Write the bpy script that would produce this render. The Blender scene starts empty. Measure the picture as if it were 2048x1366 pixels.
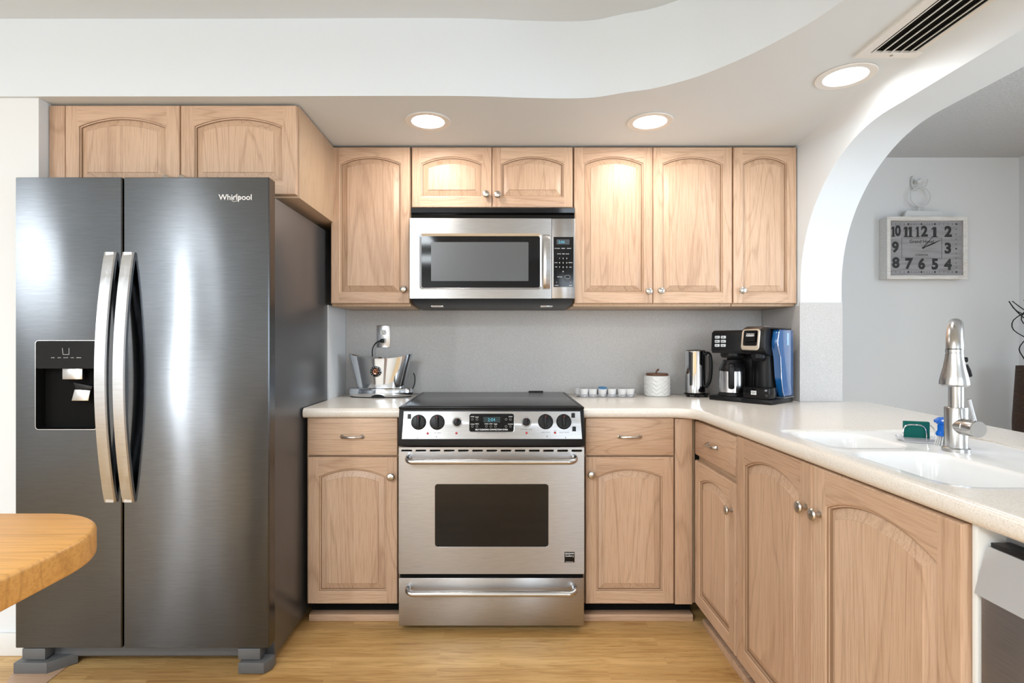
import bpy, bmesh, math, random
from mathutils import Vector, Matrix
random.seed(7)
PI = math.pi
S = bpy.context.scene
COL = S.collection

# ------------------------------------------------------------------ camera, world, lights, exposure
F, VX, VY, CH = 1080.0, 1000.0, 686.0, 1.187      # focal length (px), vanishing point, eye height
cam_d = bpy.data.cameras.new('camera'); cam = bpy.data.objects.new('camera', cam_d); COL.objects.link(cam)
cam.location = (0, 0, CH); cam.rotation_euler = (PI/2, 0, 0)
cam_d.sensor_width = 36; cam_d.lens = 36*F/2048
cam_d.shift_x = (1024-VX)/2048; cam_d.shift_y = (VY-683)/2048
cam_d.clip_start = 0.02
S.camera = cam
S.view_settings.view_transform = 'Standard'; S.view_settings.look = 'None'
S.view_settings.exposure = 0.16; S.view_settings.gamma = 1; S.view_settings.use_curve_mapping = False
w = bpy.data.worlds.new('world'); S.world = w; w.use_nodes = True
w.node_tree.nodes['Background'].inputs[0].default_value = (0.55, 0.75, 1.0, 1)
w.node_tree.nodes['Background'].inputs[1].default_value = 1.5

def area(name, loc, rot, sx, sy, power, col=(1, 1, 1), spread=None):
    l = bpy.data.lights.new(name, 'AREA'); l.shape = 'RECTANGLE'; l.size = sx; l.size_y = sy
    l.energy = power; l.color = col
    if spread: l.spread = spread
    o = bpy.data.objects.new(name, l); COL.objects.link(o); o.location = loc; o.rotation_euler = rot
    return o
# daylight at the unseen windows; the wide rear one is added as fill
DAY = (0.82, 0.92, 1.0)
area('rear_window_fill', (1.75, -3.12, 1.5), (-PI/2, 0, PI), 1.7, 1.4, 66, DAY)
area('daylight_rear_narrow', (-4.0, -3.12, 1.3), (-PI/2, 0, PI), .12, 2.0, 40, (0.95, 0.98, 1.0))
area('daylight_left', (-4.13, -.95, 1.95), (0, -PI/2, 0), .7, .5, 18, (0.95, 0.98, 1.0))
area('daylight_dining', (3.36, 0.9, 1.35), (0, PI/2, 0), 1.8, 1.6, 36, (0.80, 0.90, 1.0))
# unseen fill lights added below the raised ceiling, behind the camera
area('ceiling_fill_light', (-1.2, -0.9, 2.32), (0, 0, 0), 0.9, 0.6, 66, (0.87, 0.95, 1.0))
area('ceiling_fill_light', (-1.2, -2.3, 2.32), (0, 0, 0), 0.9, 0.6, 50, (0.87, 0.95, 1.0))

# ------------------------------------------------------------------ helpers
def X(px, z): return (px-VX)*z/F
def H(py, z): return CH-(py-VY)*z/F

INV = {}
def root_of(o):
    while o.parent: o = o.parent
    return o
def thing(name, label, cat, loc=(0, 0, 0), rz=0, group=None):
    o = bpy.data.objects.new(name, None); COL.objects.link(o); o.empty_display_size = 0.1
    o.location = loc; o.rotation_euler = (0, 0, rz)
    o['label'] = label; o['category'] = cat
    if group: o['group'] = group
    INV[o.name] = (Matrix.Translation(loc) @ Matrix.Rotation(rz, 4, 'Z')).inverted()
    return o
def tag(o, label, cat, group=None, kind=None):
    o['label'] = label; o['category'] = cat
    if group: o['group'] = group
    if kind: o['kind'] = kind
    return o
def build(name, bm, mats, parent=None, local=False, smooth=True, label=None, sharp=35):
    if parent is not None and not local:
        bm.transform(INV[root_of(parent).name])
    bmesh.ops.recalc_face_normals(bm, faces=bm.faces)
    me = bpy.data.meshes.new(name); bm.to_mesh(me); bm.free()
    if not isinstance(mats, (list, tuple)): mats = [mats]
    for m in mats: me.materials.append(m)
    if smooth:
        me.shade_smooth()
        try: me.set_sharp_from_angle(angle=math.radians(sharp))
        except Exception: pass
    o = bpy.data.objects.new(name, me); COL.objects.link(o)
    if parent is not None: o.parent = parent
    if label: o['label'] = label
    return o
def struct(name, bm, mats, **k):
    o = build(name, bm, mats, **k); o['kind'] = 'structure'; return o
def single(name, bm, mats, label, cat, loc=(0, 0, 0), rz=0, group=None, world=True):
    """a thing that is one mesh, origin at its base"""
    if world: bm.transform((Matrix.Translation(loc) @ Matrix.Rotation(rz, 4, 'Z')).inverted())
    o = build(name, bm, mats); o.location = loc; o.rotation_euler = (0, 0, rz)
    return tag(o, label, cat, group)
def N(): return bmesh.new()
def merge(bm, t, mi=0):
    for f in t.faces: f.material_index = mi
    me = bpy.data.meshes.new('t'); t.to_mesh(me); t.free(); bm.from_mesh(me); bpy.data.meshes.remove(me)
def box(bm, x0, x1, y0, y1, z0, z1, bev=0, mi=0, seg=2):
    t = N(); bmesh.ops.create_cube(t, size=1)
    for v in t.verts:
        v.co = ((x0+x1)/2+v.co.x*abs(x1-x0), (y0+y1)/2+v.co.y*abs(y1-y0), (z0+z1)/2+v.co.z*abs(z1-z0))
    if bev: bmesh.ops.bevel(t, geom=t.edges[:], offset=bev, segments=seg, affect='EDGES', profile=0.5)
    merge(bm, t, mi)
def loopverts(bm, pts): return [bm.verts.new(p) for p in pts]
def bridge(bm, a, b, mi=0, closed=True):
    n = len(a)
    for i in range(n if closed else n-1):
        j = (i+1) % n
        try: f = bm.faces.new((a[i], a[j], b[j], b[i])); f.material_index = mi
        except ValueError: pass
def cap(bm, a, mi=0):
    f = bm.faces.new(a); f.material_index = mi; return f
def frame(d):
    d = Vector(d).normalized()
    u = d.orthogonal().normalized() if abs(d.z) > .95 else d.cross(Vector((0, 0, 1))).normalized()
    return u, d.cross(u).normalized()
def tube(bm, pts, r, n=12, closed=False, caps=True, mi=0, flat=1.0, up=None):
    pts = [Vector(p) for p in pts]; m = len(pts)
    rs = r if isinstance(r, (list, tuple)) else [r]*m
    rings = []; pu = None
    for i, p in enumerate(pts):
        if closed: d = (pts[(i+1) % m]-pts[i-1])
        else: d = pts[min(i+1, m-1)]-pts[max(i-1, 0)]
        d.normalize()
        if up is not None: u = Vector(up)-d*Vector(up).dot(d); u.normalize()
        elif pu is None: u = frame(d)[0]
        else:
            u = pu-d*pu.dot(d); u.normalize()
        pu = u; v = d.cross(u)
        rings.append(loopverts(bm, [p+(u*math.cos(2*PI*k/n)*flat+v*math.sin(2*PI*k/n))*rs[i] for k in range(n)]))
    for i in range(m-1): bridge(bm, rings[i], rings[i+1], mi)
    if closed: bridge(bm, rings[-1], rings[0], mi)
    elif caps: cap(bm, rings[0][::-1], mi); cap(bm, rings[-1], mi)
def cyl(bm, a, b, r0, r1=None, n=24, mi=0): tube(bm, [a, b], [r0, r0 if r1 is None else r1], n, mi=mi)
def lathe(bm, prof, c=(0, 0, 0), n=32, mi=0, sx=1, sy=1, axis=None, caps=True):
    """prof: list of (radius, height); axis: direction of height (default +Z)"""
    c = Vector(c)
    if axis is None: u, v, a = Vector((1, 0, 0)), Vector((0, 1, 0)), Vector((0, 0, 1))
    else: a = Vector(axis).normalized(); u, v = frame(a)
    rings = [loopverts(bm, [c+a*h+u*math.cos(2*PI*k/n)*max(r, 1e-4)*sx+v*math.sin(2*PI*k/n)*max(r, 1e-4)*sy for k in range(n)]) for r, h in prof]
    for i in range(len(rings)-1): bridge(bm, rings[i], rings[i+1], mi)
    if caps: cap(bm, rings[0][::-1], mi); cap(bm, rings[-1], mi)
def rrect(x0, x1, z0, z1, r, n=5):
    p = []
    for cx, cz, a in ((x1-r, z1-r, 0), (x0+r, z1-r, 90), (x0+r, z0+r, 180), (x1-r, z0+r, 270)):
        for k in range(n+1):
            t = math.radians(a+90*k/n); p.append((cx+r*math.cos(t), cz+r*math.sin(t)))
    return p
def prism(bm, pts, a0, a1, axis='y', mi=0, bev=0):
    def P(p, a):
        return (p[0], a, p[1]) if axis == 'y' else ((a, p[0], p[1]) if axis == 'x' else (p[0], p[1], a))
    t = N()
    lo = loopverts(t, [P(p, a0) for p in pts]); hi = loopverts(t, [P(p, a1) for p in pts])
    bridge(t, lo, hi); cap(t, lo[::-1]); cap(t, hi)
    if bev:
        es = [e for e in t.edges if abs((e.verts[0].co-e.verts[1].co)['xyz'.index(axis)]) < 1e-6]
        bmesh.ops.bevel(t, geom=es, offset=bev, segments=2, affect='EDGES', profile=0.5)
    merge(bm, t, mi)
def plate(bm, x0, x1, z0, z1, y0, y1, r=.01, bev=0, mi=0, n=5): prism(bm, rrect(x0, x1, z0, z1, r, n), y0, y1, 'y', mi, bev)
def arc(cx, cy, r, a0, a1, n, ry=None):
    ry = r if ry is None else ry
    return [(cx+r*math.cos(math.radians(a0+(a1-a0)*k/n)), cy+ry*math.sin(math.radians(a0+(a1-a0)*k/n))) for k in range(n+1)]
def fill(bm, loops, P, mi=0):
    """planar face with holes; loops are lists of 2D points, P maps 2D to 3D; returns the rings of verts"""
    t = []; es = []
    for l in loops:
        vs = loopverts(bm, [P(p) for p in l]); t.append(vs)
        for i in range(len(vs)): es.append(bm.edges.new((vs[i], vs[(i+1) % len(vs)])))
    r = bmesh.ops.triangle_fill(bm, use_beauty=True, use_dissolve=False, edges=es)
    for g in r['geom']:
        if isinstance(g, bmesh.types.BMFace): g.material_index = mi
    return t
def txt(bm, s, size, pos, M=None, bold=0.0, ext=.0004, mi=0, align='CENTER', shear=0, sx=1):
    """lettering in the XZ plane facing -Y (or mapped by M), centred on pos"""
    cu = bpy.data.curves.new('t', 'FONT'); cu.body = s; cu.size = size; cu.align_x = align; cu.align_y = 'CENTER'
    cu.extrude = ext; cu.offset = bold; cu.resolution_u = 4; cu.shear = shear
    o = bpy.data.objects.new('t', cu); COL.objects.link(o)
    dg = bpy.context.evaluated_depsgraph_get(); me = bpy.data.meshes.new_from_object(o.evaluated_get(dg))
    R = Matrix.Translation(pos) @ (M if M is not None else Matrix.Identity(4)) @ Matrix.Rotation(PI/2, 4, 'X') @ Matrix.Diagonal((sx, 1, 1, 1))
    me.transform(R)
    for p in me.polygons: p.material_index = mi
    bm.from_mesh(me)
    bpy.data.objects.remove(o); bpy.data.curves.remove(cu); bpy.data.meshes.remove(me)

# ------------------------------------------------------------------ materials
def mat(name, col=(.8, .8, .8), rough=.5, metal=0.0, **k):
    m = bpy.data.materials.new(name); m.use_nodes = True
    b = m.node_tree.nodes['Principled BSDF']
    b.inputs['Base Color'].default_value = (*col, 1); b.inputs['Roughness'].default_value = rough
    b.inputs['Metallic'].default_value = metal
    for a, v in k.items():
        b.inputs[a.replace('_', ' ')].default_value = v
    return m
def nd(m, t, **k):
    n = m.node_tree.nodes.new(t)
    for a, v in k.items(): setattr(n, a, v)
    return n
def lk(m, a, b): m.node_tree.links.new(a, b)
def BS(m): return m.node_tree.nodes['Principled BSDF']
def ramp(m, fac, stops):
    r = nd(m, 'ShaderNodeValToRGB'); e = r.color_ramp.elements
    while len(e) < len(stops): e.new(.5)
    for i, (p, c) in enumerate(stops): e[i].position = p; e[i].color = (*c, 1)
    lk(m, fac, r.inputs[0]); return r.outputs[0]
def mix(m, mode, fac, a, b):
    n = nd(m, 'ShaderNodeMix', data_type='RGBA', blend_type=mode)
    for s, v in ((n.inputs['Factor'], fac), (n.inputs[6], a), (n.inputs[7], b)):
        if isinstance(v, (int, float)): s.default_value = v
        elif isinstance(v, tuple): s.default_value = (*v, 1)
        else: lk(m, v, s)
    return n.outputs[2]
def coords(m, scale, rand=True, space='Object'):
    tc = nd(m, 'ShaderNodeTexCoord'); mp = nd(m, 'ShaderNodeMapping')
    mp.inputs['Scale'].default_value = scale
    if rand:
        oi = nd(m, 'ShaderNodeObjectInfo'); mu = nd(m, 'ShaderNodeMath', operation='MULTIPLY'); mu.inputs[1].default_value = 37.0
        lk(m, oi.outputs['Random'], mu.inputs[0])
        ad = nd(m, 'ShaderNodeVectorMath', operation='ADD'); lk(m, tc.outputs[space], ad.inputs[0]); lk(m, mu.outputs[0], ad.inputs[1])
        lk(m, ad.outputs[0], mp.inputs[0])
    else: lk(m, tc.outputs[space], mp.inputs[0])
    return mp.outputs[0]
def noise(m, vec, scale, detail=3, rough=.5, dist=0):
    n = nd(m, 'ShaderNodeTexNoise'); n.inputs['Scale'].default_value = scale; n.inputs['Detail'].default_value = detail
    n.inputs['Roughness'].default_value = rough; n.inputs['Distortion'].default_value = dist
    lk(m, vec, n.inputs['Vector']); return n.outputs[0]
def bump(m, h, strength, dist=.001):
    b = nd(m, 'ShaderNodeBump'); b.inputs['Strength'].default_value = strength; b.inputs['Distance'].default_value = dist
    lk(m, h, b.inputs['Height']); lk(m, b.outputs[0], BS(m).inputs['Normal'])

def wood(name, along, light, mid, dark, rough=.42, k=1.0, contrast=1.0):
    """along: 'x','y' or 'z' grain direction"""
    m = mat(name, mid, rough)
    st = {'x': (.10, 1, 1), 'y': (1, .10, 1), 'z': (1, 1, .10)}[along]
    v = coords(m, tuple(s*k for s in st))
    big = noise(m, v, 5.5, 2, .5, .6)
    # cathedral figure: contour lines of a stretched noise
    mu = nd(m, 'ShaderNodeMath', operation='MULTIPLY'); lk(m, big, mu.inputs[0]); mu.inputs[1].default_value = 26
    fr = nd(m, 'ShaderNodeMath', operation='PINGPONG'); lk(m, mu.outputs[0], fr.inputs[0]); fr.inputs[1].default_value = 1.0
    fig = ramp(m, fr.outputs[0], [(0, tuple(1-(1-c)*.30*contrast for c in (.42, .32, .24))), (.30, (1, 1, 1))])
    st2 = {'x': (.035, 1, 1), 'y': (1, .035, 1), 'z': (1, 1, .035)}[along]
    v2 = coords(m, tuple(s*k for s in st2))
    pores = noise(m, v2, 260, 3, .6)
    pc = ramp(m, pores, [(.38, tuple(1-(1-c)*.5*contrast for c in (.72, .64, .56))), (.55, (1, 1, 1))])
    tone = noise(m, v, 2.2, 2)
    base = ramp(m, tone, [(.25, dark), (.5, mid), (.75, light)])
    c = mix(m, 'MULTIPLY', 1.0, base, fig); c = mix(m, 'MULTIPLY', 1.0, c, pc)
    lk(m, c, BS(m).inputs['Base Color']); bump(m, pores, .12, .0006)
    return m
OAK = ((.69, .49, .35), (.62, .423, .293), (.53, .345, .237))
oak_v = wood('pickled_oak_vertical', 'z', *OAK)
oak_d = wood('pickled_oak_depthwise', 'y', *OAK)
oak_h = wood('pickled_oak_horizontal', 'x', *OAK)
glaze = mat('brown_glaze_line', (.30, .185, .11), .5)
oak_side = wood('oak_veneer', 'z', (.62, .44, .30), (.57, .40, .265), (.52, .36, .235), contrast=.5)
block = wood('butcher_block_wood', 'x', (.78, .42, .13), (.66, .32, .08), (.50, .21, .05), rough=.35, k=.8)
lidwood = wood('walnut_lid', 'x', (.20, .09, .045), (.16, .07, .035), (.11, .045, .02))

def speckle(name, base, lo, hi, rough, sc=420, amt=.5):
    m = mat(name, base, rough); v = coords(m, (1, 1, 1), False)
    n = noise(m, v, sc, 2, .6); c = ramp(m, n, [(.34, lo), (.46, base), (.58, base), (.68, hi)])
    n2 = noise(m, v, 6, 2); c = mix(m, 'MULTIPLY', .25, c, ramp(m, n2, [(.3, (.9, .9, .9)), (.7, (1, 1, 1))]))
    lk(m, c, BS(m).inputs['Base Color']); return m
counter_m = speckle('solid_surface_counter', (.82, .765, .70), (.70, .63, .55), (.88, .85, .80), .22, 330)
splash_m = speckle('speckled_backsplash', (.52, .505, .495), (.46, .445, .435), (.62, .61, .60), .45, 260)
wall_m = mat('white_wall_paint', (.775, .80, .82), .7)
v = coords(wall_m, (1, 1, 1), False); bump(wall_m, noise(wall_m, v, 160, 3), .05, .001)
soff_m = mat('white_soffit_paint', (.735, .80, .86), .6)
dine_m = mat('pale_grey_wall_paint', (.74, .74, .735), .7)
pop_m = mat('popcorn_ceiling', (.74, .74, .74), .9)
v = coords(pop_m, (1, 1, 1), False); bump(pop_m, noise(pop_m, v, 90, 4, .7), 1.0, .012)
base_m = mat('white_trim_paint', (.80, .80, .79), .4)
white_pl = mat('white_plastic', (.80, .80, .78), .35)
black_pl = mat('black_plastic', (.010, .010, .011), .32, Specular_IOR_Level=.22)
black_gl = mat('black_gloss', (.005, .005, .006), .06, Specular_IOR_Level=.25)
dark_void = mat('black_matte', (.006, .006, .006), .8, Specular_IOR_Level=.1)
grey_metal = mat('painted_grey_metal', (.13, .135, .14), .4)
sink_m = mat('white_sink', (.88, .88, .88), .15)
chrome = mat('chrome', (.66, .68, .71), .06, 1.0)
nickel = mat('brushed_nickel', (.55, .52, .48), .28, 1.0)
red_m = mat('red_dot', (.45, .02, .02), .4)
white_ink = mat('white_lettering', (.75, .75, .75), .5)
grey_ink = mat('grey_lettering', (.04, .04, .04), .5)
black_ink = mat('black_lettering', (.02, .02, .02), .5)
def glow(name, col, s):
    m = mat(name, (0, 0, 0), .5); BS(m).inputs['Emission Color'].default_value = (*col, 1); BS(m).inputs['Emission Strength'].default_value = s; return m
led_blue = glow('blue_display_digits', (.12, .55, .75), .8)
lamp_m = glow('lamp_diffuser', (1, .98, .95), 14)
def steel(name, col, rough, aniso=.75, wave=.0, spread='v'):
    m = mat(name, col, rough, 1.0, Anisotropic=aniso)
    BS(m).inputs['Anisotropic Rotation'].default_value = .25 if spread == 'v' else 0
    t = nd(m, 'ShaderNodeTangent', direction_type='RADIAL', axis='Z'); lk(m, t.outputs[0], BS(m).inputs['Tangent'])
    v = coords(m, (.02, .02, 1) if spread == 'v' else (1, 1, .02), False)
    n = noise(m, v, 900, 2, .6)
    c = ramp(m, n, [(.3, tuple(a*.88 for a in col)), (.7, tuple(min(1, a*1.08) for a in col))]); lk(m, c, BS(m).inputs['Base Color'])
    if wave:
        v = coords(m, (1, 1, .45), False); bump(m, noise(m, v, 3.2, 1), wave, .05)
    return m
fridge_st = steel('fridge_stainless', (.113, .120, .129), .19, .9, .10)
range_st = steel('range_stainless', (.44, .435, .44), .30, .8, .03)
bright_st = steel('polished_handle_steel', (.50, .51, .53), .26, .5)
cool_st = steel('cool_stainless', (.58, .58, .59), .26, .6)
faucet_st = mat('brushed_faucet_steel', (.52, .51, .50), .24, 1.0)
fridge_side = mat('grey_textured_steel', (.16, .165, .175), .30, .7)
smoke_gl = mat('smoked_glass', (.008, .008, .008), .06, Specular_IOR_Level=.35)
tank_daylight = mat('reservoir_daylight_blue', (.01, .10, .30), .06, 0, Coat_Weight=1.0)  # smoky tank; blue window daylight is put into its base colour
blue_soap = mat('blue_brush_plastic', (.0, .13, .62), .2)
clear_pl = mat('clear_plastic', (.92, .92, .95), .08, 0, Transmission_Weight=.85, IOR=1.3)
clear_gl = mat('clear_glass', (1, 1, 1), 0, 0, Transmission_Weight=1.0, IOR=1.2)

# floor: narrow laminate strips running left-right
floor_m = mat('oak_laminate', (.62, .40, .18), .32)
v = coords(floor_m, (1, 1, 1), False)
br = nd(floor_m, 'ShaderNodeTexBrick'); lk(floor_m, v, br.inputs['Vector'])
br.offset = .37; br.inputs['Scale'].default_value = 1; br.inputs['Brick Width'].default_value = .62; br.inputs['Row Height'].default_value = .068
br.inputs['Mortar Size'].default_value = .0006; br.inputs['Mortar Smooth'].default_value = 0
br.inputs['Color1'].default_value = (.1, .1, .1, 1); br.inputs['Color2'].default_value = (.9, .9, .9, 1); br.inputs['Mortar'].default_value = (0.3, .3, .3, 1)
mp = nd(floor_m, 'ShaderNodeMapping'); mp.inputs['Scale'].default_value = (.09, 1, 1)
ad = nd(floor_m, 'ShaderNodeVectorMath', operation='ADD'); sc_ = nd(floor_m, 'ShaderNodeVectorMath', operation='SCALE'); sc_.inputs['Scale'].default_value = 7
lk(floor_m, br.outputs['Color'], sc_.inputs[0]); lk(floor_m, v, ad.inputs[0]); lk(floor_m, sc_.outputs[0], ad.inputs[1]); lk(floor_m, ad.outputs[0], mp.inputs[0])
g1 = noise(floor_m, mp.outputs[0], 55, 4, .6, 1.2); g2 = noise(floor_m, mp.outputs[0], 9, 3, .5, 1.0)
c = ramp(floor_m, br.outputs['Color'], [(.1, (.62, .375, .145)), (.5, (.70, .445, .185)), (.9, (.77, .51, .22))])
c = mix(floor_m, 'MULTIPLY', .8, c, ramp(floor_m, g1, [(.35, (.72, .62, .50)), (.55, (1, 1, 1))]))
c = mix(floor_m, 'MULTIPLY', .6, c, ramp(floor_m, g2, [(.35, (.75, .68, .58)), (.6, (1, 1, 1))]))
lk(floor_m, c, BS(floor_m).inputs['Base Color'])

# ------------------------------------------------------------------ the shell
YB, YS, ZS, ZC, XA, XB = 2.89, 2.045, 2.121, 2.415, 1.405, 1.597   # back wall, soffit edge, soffit, ceiling, arch wall faces
XL, XR, YR, YD = -4.2, 3.436, -3.2, 3.575
bm = N(); box(bm, XL-.1, XR+.1, YR-.1, YD+.1, -.05, 0); struct('floor', bm, floor_m)
bm = N(); box(bm, XL-.1, XA, YR-.1, YD+.1, ZC, ZC+.05); struct('ceiling', bm, soff_m)
bm = N(); box(bm, XB, XR+.1, YR-.1, YD+.1, ZC, ZC+.05); struct('ceiling_dining', bm, pop_m)
bm = N(); box(bm, -1.76, XA, YB, YB+.1, 0, ZC); struct('wall_back', bm, wall_m)
bm = N(); box(bm, XL, -1.76, 2.06, YB+.1, 0, ZC); struct('wall_alcove', bm, wall_m)
bm = N(); box(bm, XB, XR+.1, YD, YD+.1, 0, ZC); struct('wall_dining', bm, dine_m)
bm = N(); box(bm, -.838, -.8245, 2.60, YB, 0, 1.37); struct('wall_return', bm, wall_m)
bm = N(); box(bm, XL, -1.762, 2.046, 2.06, 0, .085, .003); struct('baseboard_left', bm, base_m)
def wall_holes(name, m, P, a0, a1, holes, th):
    """wall with rectangular window openings; P(a, z, t) maps along, height, thickness"""
    bm = N()
    rect = lambda r: [(r[0], r[2]), (r[1], r[2]), (r[1], r[3]), (r[0], r[3])]
    r0 = fill(bm, [rect((a0, a1, 0, ZC))]+[rect(h) for h in holes], lambda p: P(p[0], p[1], 0))
    r1 = fill(bm, [rect((a0, a1, 0, ZC))]+[rect(h) for h in holes], lambda p: P(p[0], p[1], th))
    for a, b in zip(r0, r1): bridge(bm, a, b)
    return struct(name, bm, m)
rear_w = [(-4.1, -3.9, .25, 2.3), (.9, 2.6, .8, 2.2)]; left_w = [(-1.22, -.68, 1.55, 2.35)]; right_w = [(.0, 1.8, .6, 2.1)]
wall_holes('wall_rear', wall_m, lambda a, z, t: (a, YR-t, z), XL, XR, rear_w, .1)
wall_holes('wall_left', wall_m, lambda a, z, t: (XL-t, a, z), YR, 2.06, left_w, .1)
wall_holes('wall_right', dine_m, lambda a, z, t: (XR+t, a, z), YR, YD, right_w, .1)
def window(n, P, r):
    bm = N(); a0, a1, z0, z1 = r
    for u0, u1, w0, w1 in ((a0, a0+.05, z0, z1), (a1-.05, a1, z0, z1), (a0+.05, a1-.05, z0, z0+.05), (a0+.05, a1-.05, z1-.05, z1), ((a0+a1)/2-.02, (a0+a1)/2+.02, z0+.05, z1-.05)):
        p, q = P(u0, w0, .03), P(u1, w1, .07); box(bm, min(p[0], q[0]), max(p[0], q[0]), min(p[1], q[1]), max(p[1], q[1]), w0, w1)
    o = struct('window_%d' % n, bm, base_m)
    INV[o.name] = Matrix.Identity(4)
    bm = N(); p, q = P(a0+.05, z0+.05, .048), P(a1-.05, z1-.05, .052); box(bm, min(p[0], q[0]), max(p[0], q[0]), min(p[1], q[1]), max(p[1], q[1]), z0+.05, z1-.05)
    build('pane', bm, clear_gl, o)
n = 1
for r in rear_w: window(n, lambda a, z, t: (a, YR-t, z), r); n += 1
for r in left_w: window(n, lambda a, z, t: (XL-t, a, z), r); n += 1
for r in right_w: window(n, lambda a, z, t: (XR+t, a, z), r); n += 1
# dropped soffit with a sweeping curved edge
edge = [(XL, YS), (-1.0, YS), (-.2, YS-.004), (.1, YS+.012), (.24, YS+.017), (.36, YS+.008), (.47, 2.012), (.555, 1.985), (.63, 1.94), (.70, 1.885), (.765, 1.81), (.82, 1.735),
        (.862, 1.66), (.90, 1.585), (.928, 1.50), (.945, 1.42), (.955, 1.30), (.96, 1.15), (.96, YR)]
def smooth_pts(p, k=4):
    out = []
    for i in range(len(p)-1):
        a, b, c, d = p[max(i-1, 0)], p[i], p[i+1], p[min(i+2, len(p)-1)]
        for j in range(k):
            t = j/k
            out.append(tuple(.5*((2*b[q])+(-a[q]+c[q])*t+(2*a[q]-5*b[q]+4*c[q]-d[q])*t*t+(-a[q]+3*b[q]-3*c[q]+d[q])*t**3) for q in range(len(b))))
    out.append(p[-1]); return out
pts = [edge[0]]+smooth_pts(edge[1:-1])+[edge[-1]]
bm = N(); poly = pts+[(XA, YR), (XA, YB), (-1.76, YB), (-1.76, 2.06), (XL, 2.06)]
a = fill(bm, [poly], lambda p: (p[0], p[1], ZS))[0]; b = fill(bm, [poly], lambda p: (p[0], p[1], ZC))[0]; bridge(bm, a, b)
struct('ceiling_soffit', bm, soff_m)
# arch wall over the peninsula
bm = N(); ah = 2.03; cy, cz, rr = 1.955, 1.455, .57
out = [(YD, 0), (YD, ZC), (YR, ZC), (YR, 0), (-1.0, 0), (-1.0, 1.455)]
out += arc(-.43, cz, .57, 180, 90, 20, ah-cz)+arc(cy, cz, .57, 90, 0, 28, ah-cz)+[(2.525, 0)]
a = fill(bm, [out], lambda p: (XA, p[0], p[1]))[0]; b = fill(bm, [out], lambda p: (XB, p[0], p[1]))[0]; bridge(bm, a, b)
struct('wall_arch', bm, soff_m)
# plaster cove between soffit and arch wall
bm = N(); prev = None
for y, r in ((YR, ZS-ah), (1.95, ZS-ah), (2.05, .085), (2.2, .062), (2.35, .036), (2.46, .016), (2.543, .006)):
    ring_ = loopverts(bm, [(XA+.0005, y, ZS+.0005)]+[(XA-r+r*math.cos(a), y, ZS-r+r*math.sin(a)) for a in [math.radians(9*k) for k in range(11)]])
    if prev: bridge(bm, prev, ring_)
    else: cap(bm, ring_)
    prev = ring_
cap(bm, prev); struct('trim_1', bm, soff_m)
# backsplash slabs
bm = N(); box(bm, -.8235, XA-.0085, YB-.008, YB-.0006, .915, 1.3605); tag(build('backsplash', bm, splash_m), 'speckled grey-beige backsplash slab on the wall behind the range', 'backsplash')
bm = N(); box(bm, XA-.007, XA-.0006, 2.526, YB-.009, .915, 1.3605); tag(build('backsplash', bm, splash_m), 'speckled backsplash slab on the side of the column, behind the coffee maker', 'backsplash')
bm = N(); box(bm, XA-.007, XB, 2.518, 2.5244, .915, 1.376); tag(build('backsplash', bm, splash_m), 'pale speckled backsplash slab on the front face of the white arch column', 'backsplash')
bm = N(); box(bm, 1.445, 1.50, .30, 2.52, 0, .868); struct('wall_peninsula', bm, dine_m)

# ------------------------------------------------------------------ recessed lights and air vent
def downlight(px, py, label, power):
    y = (ZS-CH)*F/(VY-py); x = X(px, y)
    t = thing('recessed_light', label, 'ceiling light', (x, y, ZS), group='recessed lights in the soffit')
    bm = N(); lathe(bm, [(.066, 0), (.095, 0), (.096, -.002), (.093, -.005), (.07, -.004), (.066, 0)], (x, y, ZS-.0005), 40, caps=False); build('trim_ring', bm, base_m, t)
    bm = N(); lathe(bm, [(.0, -.0005), (.064, -.0005), (.066, -.003), (.0, -.0035)], (x, y, ZS), 40, caps=False); build('diffuser', bm, lamp_m, t)
    l = bpy.data.lights.new('recessed_lamp', 'AREA'); l.shape = 'DISK'; l.size = .12; l.energy = power; l.color = (1, .96, .90)
    o = bpy.data.objects.new('recessed_lamp', l); COL.objects.link(o); o.parent = t; o.location = (0, 0, -.012)
downlight(856, 242, 'round recessed light in the soffit, left of the other two, above the microwave', 3.2)
downlight(1300, 243, 'round recessed light in the soffit above the tall double-door wall cabinet', 3.2)
downlight(1691, 152, 'round recessed light beside the air vent, nearest the arch', 2.2)

vx0, vx1, vy0, vy1 = 1.150, 1.395, 1.33, 1.755
t = thing('air_vent', 'white rectangular ceiling air vent with slanted louvres in the soffit', 'vent', (1.27, 1.54, ZS))
bm = N(); ins = .032
o_ = [(vx0, vy0), (vx1, vy0), (vx1, vy1), (vx0, vy1)]; i_ = [(vx0+ins, vy0+ins), (vx1-ins, vy0+ins), (vx1-ins, vy1-ins), (vx0+ins, vy1-ins)]
r0 = fill(bm, [o_, i_], lambda p: (p[0], p[1], ZS-.008)); r1 = fill(bm, [o_, i_], lambda p: (p[0], p[1], ZS-.0002))
bridge(bm, r0[0], r1[0]); bridge(bm, r0[1], r1[1]); build('frame', bm, base_m, t, smooth=False)
bm = N(); box(bm, vx0+ins, vx1-ins, vy0+ins, vy1-ins, ZS-.0012, ZS-.0004); build('dark_backing', bm, dark_void, t)  # flat black sheet behind the slats for the dark of the opening
for k in range(6):
    x = vx0+ins+.004+k*.029; bm = N()
    prism(bm, [(x, ZS-.0085), (x+.0045, ZS-.0085), (x+.0085, ZS-.0014), (x+.006, ZS-.0014)] if k < 5 else [(x, ZS-.0025), (vx1-ins-.001, ZS-.0082), (vx1-ins-.001, ZS-.0065), (x, ZS-.0014)], vy0+ins, vy1-ins, 'y'); build('slat', bm, base_m, t, smooth=False)
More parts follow.
